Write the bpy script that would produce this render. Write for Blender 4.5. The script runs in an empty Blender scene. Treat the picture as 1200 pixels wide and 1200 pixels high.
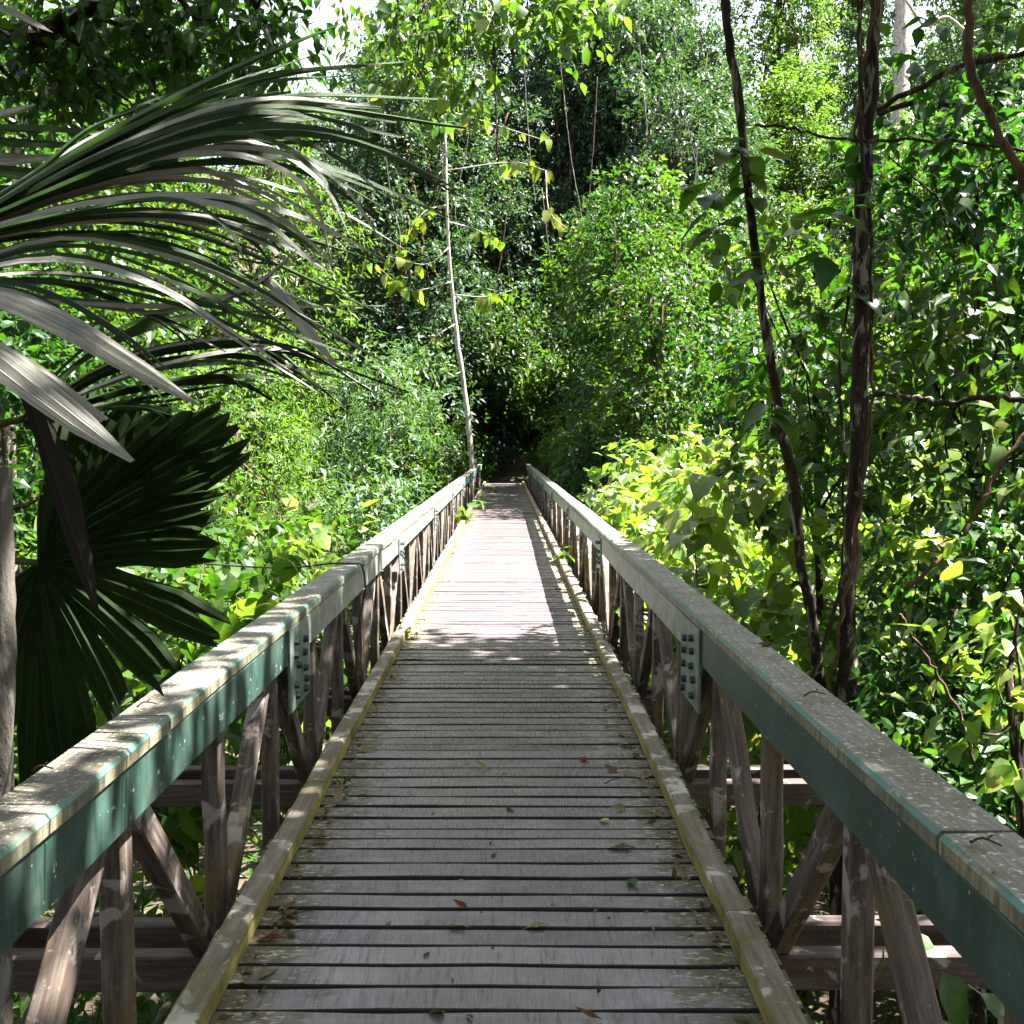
import bpy, math, random
import numpy as np
from mathutils import Vector, Matrix

R = math.radians
rng = np.random.default_rng(7)
random.seed(7)
scene = bpy.context.scene
C = scene.collection

# ------------------------------------------------------------------ camera
CAM = np.array([0.0, 0.0, 1.65]); F = 1250.0          # focal length in px of the 1200 px photo
pitch = -math.atan(78 / F); yaw = -math.atan(8 / F)
cd = bpy.data.cameras.new('camera'); cam = bpy.data.objects.new('camera', cd); C.objects.link(cam)
cd.sensor_width = 36; cd.lens = 36 * F / 1200; cd.clip_start = 0.05; cd.clip_end = 2000
cam.location = CAM; cam.rotation_euler = (R(90) + pitch, 0, yaw)
scene.camera = cam
_M = cam.rotation_euler.to_matrix()
CR, CU, CF = (np.array(_M @ Vector(v)) for v in ((1, 0, 0), (0, 1, 0), (0, 0, -1)))

def at(x, y, d):
    """World point seen at photo pixel (x, y) at depth d metres."""
    return CAM + d * (CF + CR * (x - 600) / F + CU * (600 - y) / F)

# ------------------------------------------------------------------ world, sun, exposure
SUN = np.array([1.0, 0.06, 1.75]); SUN /= np.linalg.norm(SUN)
el = math.asin(SUN[2]); az = math.atan2(SUN[0], SUN[1])
w = bpy.data.worlds.new('World'); scene.world = w; w.use_nodes = True
nt = w.node_tree
sky = nt.nodes.new('ShaderNodeTexSky'); sky.sky_type = 'NISHITA'; sky.sun_disc = False
sky.sun_elevation = el; sky.sun_rotation = az; sky.dust_density = 3.0; sky.air_density = 1.0
bg = nt.nodes['Background']; bg.inputs['Strength'].default_value = 0.05
mx = nt.nodes.new('ShaderNodeMix'); mx.data_type = 'RGBA'; mx.inputs[0].default_value = 0.6
mx.inputs[7].default_value = (4.1, 4.1, 4.1, 1)        # thin white cloud veil over the blue
nt.links.new(sky.outputs[0], mx.inputs[6]); nt.links.new(mx.outputs[2], bg.inputs['Color'])
sl = bpy.data.lights.new('sun', 'SUN'); sl.energy = 5.0; sl.angle = R(0.55); sl.color = (1, 0.955, 0.88)
so = bpy.data.objects.new('sun', sl); C.objects.link(so)
so.rotation_euler = Vector(SUN).to_track_quat('Z', 'Y').to_euler(); so.location = (20, 10, 40)
scene.view_settings.view_transform = 'Standard'; scene.view_settings.look = 'None'
scene.view_settings.gamma = 1; scene.view_settings.use_curve_mapping = False
scene.view_settings.exposure = 3.55
cy = scene.cycles
cy.max_bounces = 7; cy.diffuse_bounces = 4; cy.glossy_bounces = 2; cy.transmission_bounces = 4
cy.transparent_max_bounces = 4; cy.use_denoising = True
cy.caustics_reflective = False; cy.caustics_refractive = False

# ------------------------------------------------------------------ node helpers
def new_mat(name):
    m = bpy.data.materials.new(name); m.use_nodes = True
    n = m.node_tree.nodes; p = n['Principled BSDF']
    return m, m.node_tree, p

def N(t, kind, **kw):
    n = t.nodes.new(kind)
    for k, v in kw.items():
        if k.startswith('i_'):
            n.inputs[int(k[2:])].default_value = v
        else:
            setattr(n, k, v)
    return n

def mixc(t, fac, a, b, blend='MIX'):
    m = t.nodes.new('ShaderNodeMix'); m.data_type = 'RGBA'; m.blend_type = blend
    for sock, v in ((0, fac), (6, a), (7, b)):
        if hasattr(v, 'is_linked') or isinstance(v, bpy.types.NodeSocket):
            t.links.new(v, m.inputs[sock])
        else:
            m.inputs[sock].default_value = (*v, 1) if isinstance(v, tuple) and len(v) == 3 else v
    return m.outputs[2]

def ramp(t, fac, stops, interp='LINEAR'):
    r = t.nodes.new('ShaderNodeValToRGB'); r.color_ramp.interpolation = interp
    e = r.color_ramp.elements
    while len(e) < len(stops): e.new(0.5)
    for i, (p, c) in enumerate(stops):
        e[i].position = p
        e[i].color = (*c, 1) if isinstance(c, tuple) else (c, c, c, 1)
    t.links.new(fac, r.inputs[0])
    return r.outputs[0]

def math_(t, op, a, b=None, clamp=False):
    m = t.nodes.new('ShaderNodeMath'); m.operation = op; m.use_clamp = clamp
    for i, v in enumerate((a, b)):
        if v is None: continue
        if isinstance(v, bpy.types.NodeSocket): t.links.new(v, m.inputs[i])
        else: m.inputs[i].default_value = v
    return m.outputs[0]

def coords(t, scale=(1, 1, 1), jitter=True, space='Object'):
    tc = t.nodes.new('ShaderNodeTexCoord'); mp = t.nodes.new('ShaderNodeMapping')
    mp.inputs['Scale'].default_value = scale
    t.links.new(tc.outputs[space], mp.inputs['Vector'])
    if jitter:
        oi = t.nodes.new('ShaderNodeObjectInfo')
        v = t.nodes.new('ShaderNodeVectorMath'); v.operation = 'SCALE'
        v.inputs[0].default_value = (37.3, 51.7, 23.1); t.links.new(oi.outputs['Random'], v.inputs['Scale'])
        t.links.new(v.outputs[0], mp.inputs['Location'])
    return mp.outputs[0]

def noise(t, vec, scale, detail=4, rough=0.55, dist=0.0):
    n = t.nodes.new('ShaderNodeTexNoise')
    n.inputs['Scale'].default_value = scale; n.inputs['Detail'].default_value = detail
    n.inputs['Roughness'].default_value = rough; n.inputs['Distortion'].default_value = dist
    if vec is not None: t.links.new(vec, n.inputs['Vector'])
    return n.outputs['Fac']

def bump(t, p, h, strength=0.4, dist=0.004):
    b = t.nodes.new('ShaderNodeBump'); b.inputs['Strength'].default_value = strength
    b.inputs['Distance'].default_value = dist
    t.links.new(h, b.inputs['Height']); t.links.new(b.outputs[0], p.inputs['Normal'])

# ------------------------------------------------------------------ materials
def leaf_mat(name, cols, trans=0.4, rough=0.42, tmul=1.3, spec=0.3):
    """Leaf: colour drawn per leaf (and a slow drift through the crown); front gloss, light let through."""
    m, t, p = new_mat(name)
    g = N(t, 'ShaderNodeNewGeometry'); oi = N(t, 'ShaderNodeObjectInfo')
    r = math_(t, 'FRACT', math_(t, 'ADD', g.outputs['Random Per Island'], oi.outputs['Random']))
    if len(cols) == 1: cols = [cols[0], tuple(x * 0.7 for x in cols[0])]
    n = len(cols)
    col = ramp(t, r, [((i + 0.5) / n if n > 1 else 0, c) for i, c in enumerate(cols)])
    pos = N(t, 'ShaderNodeNewGeometry').outputs['Position']
    f = noise(t, pos, 0.55, 2)
    hs = N(t, 'ShaderNodeHueSaturation')
    t.links.new(col, hs.inputs['Color'])
    t.links.new(math_(t, 'ADD', math_(t, 'MULTIPLY', f, 0.9), 0.55), hs.inputs['Value'])
    t.links.new(math_(t, 'ADD', math_(t, 'MULTIPLY', f, -0.05), 0.525), hs.inputs['Hue'])
    # blotches and tiny spots on the blade
    sp = ramp(t, noise(t, pos, 38, 3), [(0.3, 0.72), (0.5, 1.0)])
    col = mixc(t, 1.0, hs.outputs[0], sp, 'MULTIPLY')
    t.links.new(col, p.inputs['Base Color'])
    p.inputs['Roughness'].default_value = rough
    p.inputs['Specular IOR Level'].default_value = spec
    tr = N(t, 'ShaderNodeBsdfTranslucent')
    tc = mixc(t, 1.0, col, (1.05 * tmul, 1.2 * tmul, 0.3 * tmul), 'MULTIPLY')
    t.links.new(tc, tr.inputs['Color'])
    ms = N(t, 'ShaderNodeMixShader'); ms.inputs[0].default_value = trans
    t.links.new(p.outputs[0], ms.inputs[1]); t.links.new(tr.outputs[0], ms.inputs[2])
    t.links.new(ms.outputs[0], t.nodes['Material Output'].inputs['Surface'])
    return m

def wood_mat(name, dark, mid, pale, patch=None, patch_amt=0.5, stretch=(14, 14, 1.2), rough=0.75, moss=None, moss_amt=0.55):
    m, t, p = new_mat(name)
    v = coords(t, stretch); vi = coords(t)
    a = noise(t, v, 3.0, 6, 0.65); b = noise(t, vi, 6.0, 5, 0.6, 0.5)
    col = ramp(t, a, [(0.28, dark), (0.5, mid), (0.75, pale)])
    if patch:
        msk = ramp(t, b, [(patch_amt - 0.02, 0.0), (patch_amt + 0.03, 1.0)])
        col = mixc(t, msk, col, patch)
    if moss:
        c = noise(t, vi, 3.2, 6, 0.7, 0.3)
        msk = ramp(t, c, [(moss_amt - 0.06, 0.0), (moss_amt + 0.1, 0.9)])
        col = mixc(t, msk, col, moss)
    fine = noise(t, vi, 90, 3)
    col = mixc(t, ramp(t, fine, [(0.66, 0.0), (0.74, 0.4)]), col, tuple(min(1, x * 1.9 + 0.05) for x in pale))
    t.links.new(col, p.inputs['Base Color'])
    p.inputs['Roughness'].default_value = rough; p.inputs['Specular IOR Level'].default_value = 0.2
    bump(t, p, a, 0.6, 0.004)
    return m

def plank_mat():
    m, t, p = new_mat('plank_wood')
    vi = coords(t); tc = N(t, 'ShaderNodeTexCoord')
    oi = N(t, 'ShaderNodeObjectInfo')
    saw = noise(t, coords(t, (24, 1.6, 2)), 3.0, 6, 0.75)          # saw marks run across the board
    grain = noise(t, coords(t, (1.5, 40, 4)), 2.0, 4)
    blot = noise(t, coords(t, (2.2, 5, 1)), 1.6, 5, 0.6)
    base = ramp(t, oi.outputs['Random'], [(0.0, (0.066, 0.052, 0.056)), (0.2, (0.136, 0.112, 0.12)), (0.4, (0.082, 0.066, 0.069)), (0.6, (0.152, 0.127, 0.136)), (0.8, (0.1, 0.081, 0.086)), (1.0, (0.132, 0.11, 0.108))])
    col = mixc(t, ramp(t, saw, [(0.37, 0.9), (0.46, 0.0)]), base, (0.028, 0.019, 0.02))
    col = mixc(t, ramp(t, grain, [(0.52, 0.0), (0.74, 0.35)]), col, (0.21, 0.17, 0.175))
    col = mixc(t, ramp(t, blot, [(0.5, 0.0), (0.7, 0.45)]), col, (0.22, 0.185, 0.187))
    # moss and lichen creep in from both ends
    sx = N(t, 'ShaderNodeSeparateXYZ'); t.links.new(tc.outputs['Object'], sx.inputs[0])
    end = math_(t, 'ABSOLUTE', sx.outputs[0])
    e = math_(t, 'ADD', math_(t, 'MULTIPLY', math_(t, 'SUBTRACT', end, 0.52), 2.0), math_(t, 'MULTIPLY', math_(t, 'SUBTRACT', noise(t, vi, 5, 6, 0.7), 0.5), 1.9))
    col = mixc(t, ramp(t, e, [(0.08, 0.0), (0.45, 0.9)]), col, (0.066, 0.06, 0.026))
    li = noise(t, coords(t, (3, 9, 3)), 7, 4, 0.7)
    lim = math_(t, 'MULTIPLY', ramp(t, li, [(0.56, 0.0), (0.62, 1.0)]), ramp(t, e, [(0.0, 0.0), (0.3, 0.9)]))
    col = mixc(t, lim, col, (0.36, 0.35, 0.27))
    t.links.new(col, p.inputs['Base Color'])
    t.links.new(math_(t, 'ADD', ramp(t, saw, [(0.3, 0.45), (0.6, 0.2)]), math_(t, 'MULTIPLY', ramp(t, e, [(0.0, 0.0), (0.4, 1.0)]), 0.4), True), p.inputs['Roughness'])
    p.inputs['Specular IOR Level'].default_value = 0.35
    bump(t, p, math_(t, 'ADD', saw, grain), 0.35, 0.002)
    return m

def cap_mat():
    m, t, p = new_mat('weathered_cap_wood')
    vi = coords(t); tc = N(t, 'ShaderNodeTexCoord')
    grain = noise(t, coords(t, (45, 2.0, 30)), 2.0, 5, 0.65)
    col = ramp(t, grain, [(0.3, (0.06, 0.054, 0.043)), (0.52, (0.13, 0.118, 0.098)), (0.75, (0.2, 0.185, 0.157))])
    blot = noise(t, vi, 4.5, 6, 0.68, 0.4)
    col = mixc(t, ramp(t, blot, [(0.45, 0.0), (0.58, 0.8)]), col, (0.066, 0.057, 0.03))
    spots = noise(t, vi, 60, 4, 0.6)
    col = mixc(t, ramp(t, spots, [(0.58, 0.0), (0.63, 0.9)]), col, (0.4, 0.4, 0.36))
    col = mixc(t, ramp(t, noise(t, vi, 30, 4), [(0.62, 0.0), (0.68, 0.9)]), col, (0.05, 0.042, 0.035))
    # the sides keep stained paint; a line of teal survives along the upper arris
    sx = N(t, 'ShaderNodeSeparateXYZ'); t.links.new(tc.outputs['Object'], sx.inputs[0])
    ax = math_(t, 'ABSOLUTE', sx.outputs[0])
    side = ramp(t, math_(t, 'MULTIPLY', ax, 10.0), [(0.79, 0.0), (0.83, 1.0)])
    run = noise(t, coords(t, (1, 26, 3)), 1.6, 5, 0.65)
    sc = ramp(t, run, [(0.34, (0.05, 0.045, 0.025)), (0.48, (0.15, 0.13, 0.075)), (0.6, (0.24, 0.22, 0.15)), (0.72, (0.12, 0.15, 0.12))])
    sc = mixc(t, ramp(t, noise(t, vi, 4, 5, 0.6), [(0.45, 0.0), (0.6, 0.75)]), sc, (0.045, 0.06, 0.042))
    col = mixc(t, side, col, sc)
    arr = math_(t, 'MULTIPLY', ramp(t, math_(t, 'MULTIPLY', ax, 10.0), [(0.7, 0.0), (0.76, 1.0)]), ramp(t, math_(t, 'MULTIPLY', sx.outputs[2], 10.0), [(0.1, 0.0), (0.16, 1.0)]))
    arr = math_(t, 'MULTIPLY', arr, ramp(t, noise(t, vi, 7, 5, 0.6), [(0.4, 0.15), (0.52, 0.95)]))
    col = mixc(t, arr, col, (0.05, 0.125, 0.105))
    t.links.new(col, p.inputs['Base Color']); p.inputs['Roughness'].default_value = 0.6
    bump(t, p, math_(t, 'ADD', grain, blot), 0.6, 0.005)
    return m

def paint_mat(name='green_paint', base=(0.011, 0.036, 0.028), chalk=(0.075, 0.115, 0.093), ca=0.24):
    m, t, p = new_mat(name)
    vi = coords(t)
    a = noise(t, vi, 5, 6, 0.65); b = noise(t, coords(t, (40, 40, 6)), 1.5, 4)
    col = ramp(t, a, [(0.3, tuple(x * 0.5 for x in base)), (0.5, base), (0.72, tuple(x * 1.7 + 0.014 for x in base))])
    col = mixc(t, ramp(t, b, [(0.45, 0.0), (0.75, ca)]), col, chalk)
    col = mixc(t, ramp(t, noise(t, vi, 26, 4, 0.6), [(0.655, 0.0), (0.69, 0.9)]), col, (0.3, 0.31, 0.26))
    col = mixc(t, ramp(t, noise(t, vi, 9, 5, 0.7), [(0.5, 0.0), (0.68, 0.8)]), col, (0.028, 0.034, 0.022))
    t.links.new(col, p.inputs['Base Color']); p.inputs['Roughness'].default_value = 0.5
    bump(t, p, a, 0.3, 0.003)
    return m

def plain_mat(name, col, rough=0.7, var=0.3, scale=12):
    m, t, p = new_mat(name)
    a = noise(t, coords(t), scale, 5, 0.6)
    t.links.new(ramp(t, a, [(0.3, tuple(x * (1 - var) for x in col)), (0.7, tuple(min(1, x * (1 + var)) for x in col))]), p.inputs['Base Color'])
    p.inputs['Roughness'].default_value = rough
    bump(t, p, a, 0.4, 0.004)
    return m

def bark_mat(name, dark, mid, pale, lichen=0.62):
    m, t, p = new_mat(name)
    v = coords(t, (1, 1, 0.35), jitter=False)
    a = noise(t, v, 22, 6, 0.65, 0.3); b = noise(t, v, 13, 5, 0.62, 0.6)
    col = ramp(t, a, [(0.3, dark), (0.55, mid), (0.8, tuple(min(1, x * 1.4) for x in mid))])
    col = mixc(t, ramp(t, b, [(lichen - 0.03, 0.0), (lichen + 0.04, 0.9)]), col, pale)
    t.links.new(col, p.inputs['Base Color']); p.inputs['Roughness'].default_value = 0.9; p.inputs['Specular IOR Level'].default_value = 0.12
    bump(t, p, a, 1.0, 0.015)
    return m

def blade_mat(name, cols, trans=0.2, rough=0.38, dust=0.35, spec=0.5):
    m, t, p = new_mat(name)
    tc = N(t, 'ShaderNodeTexCoord'); oi = N(t, 'ShaderNodeObjectInfo')
    uv = N(t, 'ShaderNodeUVMap')
    mp = N(t, 'ShaderNodeMapping'); mp.inputs['Scale'].default_value = (26, 1.5, 1); t.links.new(uv.outputs[0], mp.inputs['Vector'])
    st = noise(t, mp.outputs[0], 2.2, 4, 0.6)                      # lengthwise ribs
    col = ramp(t, st, [(0.3, cols[0]), (0.5, cols[1]), (0.72, cols[2])])
    bl = noise(t, coords(t), 9, 5, 0.65, 0.3)
    col = mixc(t, ramp(t, bl, [(0.52, 0.0), (0.66, dust)]), col, cols[3])
    t.links.new(col, p.inputs['Base Color']); p.inputs['Roughness'].default_value = rough
    p.inputs['Specular IOR Level'].default_value = spec
    bump(t, p, st, 0.6, 0.003)
    tr = N(t, 'ShaderNodeBsdfTranslucent'); t.links.new(mixc(t, 1.0, col, (1.6, 1.7, 0.5), 'MULTIPLY'), tr.inputs['Color'])
    ms = N(t, 'ShaderNodeMixShader'); ms.inputs[0].default_value = trans
    t.links.new(p.outputs[0], ms.inputs[1]); t.links.new(tr.outputs[0], ms.inputs[2])
    t.links.new(ms.outputs[0], t.nodes['Material Output'].inputs['Surface'])
    return m

def soil_mat():
    m, t, p = new_mat('forest_soil')
    pos = N(t, 'ShaderNodeNewGeometry').outputs['Position']
    a = noise(t, pos, 3, 8, 0.7); b = noise(t, pos, 18, 5, 0.7)
    col = ramp(t, a, [(0.3, (0.02, 0.014, 0.008)), (0.6, (0.05, 0.036, 0.02)), (0.8, (0.05, 0.06, 0.02))])
    col = mixc(t, ramp(t, b, [(0.58, 0.0), (0.66, 0.7)]), col, (0.11, 0.07, 0.035))
    t.links.new(col, p.inputs['Base Color']); p.inputs['Roughness'].default_value = 0.95
    bump(t, p, b, 0.8, 0.05)
    return m

M = dict(
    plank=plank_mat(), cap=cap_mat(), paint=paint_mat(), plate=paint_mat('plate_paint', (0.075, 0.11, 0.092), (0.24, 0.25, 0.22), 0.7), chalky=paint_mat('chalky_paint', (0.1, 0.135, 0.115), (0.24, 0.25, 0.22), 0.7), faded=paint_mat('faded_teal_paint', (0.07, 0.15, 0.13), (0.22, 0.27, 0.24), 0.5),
    bolt=plain_mat('bolt_iron', (0.008, 0.028, 0.022), 0.55),
    post=wood_mat('flaking_post_wood', (0.018, 0.013, 0.01), (0.068, 0.052, 0.044), (0.15, 0.124, 0.112), (0.22, 0.19, 0.18), 0.575, moss=(0.12, 0.085, 0.03), moss_amt=0.58),
    beam=wood_mat('beam_wood', (0.03, 0.02, 0.018), (0.055, 0.041, 0.037), (0.11, 0.09, 0.085), (0.22, 0.2, 0.2), 0.64, stretch=(1.2, 14, 14)),
    curb=wood_mat('mossy_curb_wood', (0.08, 0.066, 0.022), (0.22, 0.185, 0.055), (0.3, 0.26, 0.09), (0.32, 0.29, 0.18), 0.62, stretch=(14, 1.0, 14), moss=(0.07, 0.066, 0.018), moss_amt=0.56),
    curb_top=wood_mat('lichen_curb_top', (0.06, 0.05, 0.036), (0.13, 0.11, 0.085), (0.21, 0.185, 0.15), (0.33, 0.31, 0.27), 0.55, stretch=(14, 1.0, 14), moss=(0.1, 0.085, 0.035), moss_amt=0.55),
    soil=soil_mat(), plank_edge=plain_mat('gap_shade_plank_edge', (0.015, 0.012, 0.012), 0.9),  # plank sides near black: the shade of the gaps is painted into their colour
    bark_dark=bark_mat('dark_bark', (0.006, 0.004, 0.003), (0.024, 0.017, 0.012), (0.15, 0.14, 0.115), 0.57),
    bark_pale=bark_mat('pale_bark', (0.14, 0.12, 0.1), (0.26, 0.235, 0.2), (0.4, 0.38, 0.35), 0.55),
    bark_grey=bark_mat('grey_bark', (0.03, 0.026, 0.022), (0.09, 0.08, 0.07), (0.19, 0.18, 0.16), 0.58),
    bark_brown=bark_mat('brown_bark', (0.025, 0.014, 0.009), (0.075, 0.045, 0.03), (0.15, 0.12, 0.1), 0.68),
    stem=bark_mat('green_stem', (0.02, 0.03, 0.01), (0.05, 0.06, 0.02), (0.12, 0.1, 0.05), 0.65),
    lime=leaf_mat('lime_leaf', [(0.0935, 0.1683, 0.0299), (0.1403, 0.1963, 0.0374), (0.0748, 0.145, 0.0281), (0.187, 0.2151, 0.0514)], 0.52, 0.36, 1.5, 0.5),
    mid=leaf_mat('mid_leaf', [(0.0194, 0.0607, 0.0082), (0.0331, 0.0797, 0.0098), (0.0249, 0.0683, 0.0115), (0.0518, 0.0986, 0.0115), (0.0345, 0.0759, 0.0098), (0.0276, 0.0683, 0.0098), (0.0586, 0.0759, 0.0163)], 0.48, 0.42, 1.4),
    deep=leaf_mat('deep_leaf', [(0.0119, 0.045, 0.008), (0.0213, 0.063, 0.011), (0.0161, 0.0522, 0.013), (0.0357, 0.0855, 0.012)], 0.46, 0.38, 1.4),
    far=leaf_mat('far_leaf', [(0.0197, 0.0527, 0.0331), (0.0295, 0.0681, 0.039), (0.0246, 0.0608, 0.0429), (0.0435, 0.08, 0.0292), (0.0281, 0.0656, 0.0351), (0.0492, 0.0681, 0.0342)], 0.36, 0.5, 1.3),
    fresh=leaf_mat('fresh_leaf', [(0.0462, 0.0963, 0.0193), (0.0655, 0.1155, 0.0231), (0.0385, 0.0847, 0.0231), (0.0847, 0.1309, 0.0231)], 0.48, 0.42, 1.5),
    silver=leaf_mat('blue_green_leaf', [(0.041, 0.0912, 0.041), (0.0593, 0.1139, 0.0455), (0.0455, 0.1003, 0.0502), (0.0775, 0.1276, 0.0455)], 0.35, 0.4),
    yellow=leaf_mat('yellow_leaf', [(0.13, 0.14, 0.012), (0.085, 0.13, 0.013), (0.16, 0.145, 0.012)], 0.45, 0.4),
    dry=leaf_mat('dry_leaf', [(0.16, 0.1, 0.05), (0.22, 0.17, 0.1), (0.1, 0.05, 0.025)], 0.2, 0.75, 0.8, 0.15),
    rust=leaf_mat('rust_leaf', [(0.11, 0.036, 0.013)], 0.2, 0.7, 0.8, 0.15),
    straw=leaf_mat('straw_leaf', [(0.23, 0.2, 0.085)], 0.2, 0.8, 0.8, 0.15),
    gold=leaf_mat('gold_leaf', [(0.32, 0.24, 0.03)], 0.2, 0.5, 0.8),
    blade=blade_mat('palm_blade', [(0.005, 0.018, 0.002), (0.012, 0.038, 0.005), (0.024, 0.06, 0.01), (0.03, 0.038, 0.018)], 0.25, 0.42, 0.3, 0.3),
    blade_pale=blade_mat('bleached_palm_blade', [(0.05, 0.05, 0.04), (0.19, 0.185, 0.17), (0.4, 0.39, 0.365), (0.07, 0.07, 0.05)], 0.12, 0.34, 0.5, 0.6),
    blade_dark=blade_mat('shaded_palm_blade', [(0.004, 0.009, 0.002), (0.008, 0.019, 0.004), (0.015, 0.032, 0.007), (0.022, 0.018, 0.008)], 0.3, 0.6, 0.35, 0.06),  # blade copy darkened so the fan's shade sits in its colour
    blade_dead=blade_mat('dead_palm_blade', [(0.003, 0.003, 0.002), (0.008, 0.007, 0.005), (0.016, 0.014, 0.011), (0.008, 0.01, 0.005)], 0.0, 0.8, 0.5, 0.2),  # dead blade, its base colour blackened to stand in for shade
    black=plain_mat('black_cable', (0.012, 0.011, 0.01), 0.6),
)

# ------------------------------------------------------------------ object helpers
def tag(o, label=None, cat=None, group=None, kind=None):
    if label: o['label'] = label
    if cat: o['category'] = cat
    if group: o['group'] = group
    if kind: o['kind'] = kind
    return o

def link(name, me, parent=None, loc=None):
    o = bpy.data.objects.new(name, me); C.objects.link(o)
    if parent is not None: o.parent = parent
    if loc is not None: o.location = loc
    return o

def thing(name, label, cat, loc=(0, 0, 0), group=None):
    return tag(link(name, None, None, [float(v) for v in loc]), label, cat, group)

def np_mesh(name, V, faces, mat, smooth=False, uv=None):
    """faces: list of (n,k) int arrays."""
    me = bpy.data.meshes.new(name)
    V = np.asarray(V, np.float32)
    me.vertices.add(len(V)); me.vertices.foreach_set('co', V.ravel())
    fs = [np.asarray(f, np.int32) for f in faces if len(f)]
    idx = np.concatenate([f.ravel() for f in fs])
    tot = np.concatenate([np.full(len(f), f.shape[1], np.int32) for f in fs])
    st = np.concatenate([[0], np.cumsum(tot)[:-1]]).astype(np.int32)
    me.loops.add(len(idx)); me.loops.foreach_set('vertex_index', idx)
    me.polygons.add(len(tot)); me.polygons.foreach_set('loop_start', st); me.polygons.foreach_set('loop_total', tot)
    me.polygons.foreach_set('use_smooth', np.full(len(tot), bool(smooth)))
    if uv is not None:
        l = me.uv_layers.new(name='UVMap'); l.data.foreach_set('uv', np.asarray(uv, np.float32)[idx].ravel())
    me.update(calc_edges=True)
    if mat: me.materials.append(mat)
    return me

BOXF = np.array([(0, 3, 2, 1), (4, 5, 6, 7), (0, 1, 5, 4), (1, 2, 6, 5), (2, 3, 7, 6), (3, 0, 4, 7)])
def box_mesh(name, sx, sy, sz, mat, bev=0.004, wob=0.0, seed=0):
    """Chamfered board centred on the origin, slightly uneven if wob > 0 (cut in 6 along its longest side)."""
    r = np.random.default_rng(seed)
    dims = [sx, sy, sz]; L = int(np.argmax(dims)); a, b = [i for i in range(3) if i != L]
    ns = 6 if wob else 1
    ring = []
    ha, hb = dims[a] / 2, dims[b] / 2
    prof = [(-ha + bev, -hb), (ha - bev, -hb), (ha, -hb + bev), (ha, hb - bev), (ha - bev, hb), (-ha + bev, hb), (-ha, hb - bev), (-ha, -hb + bev)]
    V = []
    for i in range(ns + 1):
        da = r.normal(0, wob) if wob else 0; db = r.normal(0, wob * 0.5) if wob else 0
        sa = 1 + (r.normal(0, wob * 3) if wob else 0)
        for p_ in prof:
            v = [0, 0, 0]; v[L] = -dims[L] / 2 + dims[L] * i / ns
            v[a] = p_[0] * sa + da; v[b] = p_[1] + db
            V.append(v)
    q = []
    for i in range(ns):
        for k in range(8):
            q.append((i * 8 + k, i * 8 + (k + 1) % 8, (i + 1) * 8 + (k + 1) % 8, (i + 1) * 8 + k))
    caps = [tuple(range(7, -1, -1)), tuple(ns * 8 + k for k in range(8))]
    me = np_mesh(name, V, [np.array(q), np.array(caps)], mat)
    return fix(me)

def fix(me):
    import bmesh
    bm = bmesh.new(); bm.from_mesh(me); bmesh.ops.recalc_face_normals(bm, faces=bm.faces); bm.to_mesh(me); bm.free()
    return me

def spline(pts, n):
    """Catmull-Rom through pts."""
    P = np.asarray(pts, float); k = len(P)
    if k == 2:
        return P[0] + (P[1] - P[0]) * np.linspace(0, 1, n)[:, None]
    E = np.vstack([2 * P[0] - P[1], P, 2 * P[-1] - P[-2]])
    out = []
    for u in np.linspace(0, k - 1, n):
        i = min(int(u), k - 2); t = u - i
        a, b, c, d = E[i], E[i + 1], E[i + 2], E[i + 3]
        out.append(0.5 * ((2 * b) + (c - a) * t + (2 * a - 5 * b + 4 * c - d) * t * t + (3 * b - a - 3 * c + d) * t ** 3))
    return np.array(out)

def tube_arrays(pts, radii, sides=8, knob=0.0, seed=0):
    r = np.random.default_rng(seed)
    P = np.asarray(pts, float); n = len(P); radii = np.broadcast_to(radii, (n,))
    T = np.gradient(P, axis=0); T /= np.linalg.norm(T, axis=1)[:, None] + 1e-9
    ref = np.array([0.31, 0.95, 0.05]) if abs(T[:, 2]).mean() > 0.7 else np.array([0.02, 0.05, 1.0])
    A = np.cross(T, ref); A /= np.linalg.norm(A, axis=1)[:, None] + 1e-9
    B = np.cross(T, A)
    ang = np.linspace(0, 2 * np.pi, sides, endpoint=False)
    rr = radii[:, None] * (1 + knob * r.normal(0, 1, (n, sides)))
    V = P[:, None] + rr[..., None] * (np.cos(ang)[None, :, None] * A[:, None] + np.sin(ang)[None, :, None] * B[:, None])
    i = np.arange(n - 1)[:, None] * sides; k = np.arange(sides)[None]
    q = np.stack([i + k, i + (k + 1) % sides, i + sides + (k + 1) % sides, i + sides + k], -1).reshape(-1, 4)
    caps = np.array([np.arange(sides)[::-1], (n - 1) * sides + np.arange(sides)])
    return V.reshape(-1, 3), q, caps

def tube_mesh(name, pts, radii, mat, sides=8, knob=0.0, seed=0, smooth=True):
    V, q, c = tube_arrays(pts, radii, sides, knob, seed)
    return np_mesh(name, V, [q, c], mat, smooth)

def join_tubes(name, tubes, mat, sides=5):
    Vs, Qs, Cs, o = [], [], [], 0
    for pts, rad in tubes:
        V, q, c = tube_arrays(pts, rad, sides)
        Vs.append(V); Qs.append(q + o); Cs.append(c + o); o += len(V)
    return np_mesh(name, np.vstack(Vs), [np.vstack(Qs), np.vstack(Cs)], mat, True)

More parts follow.
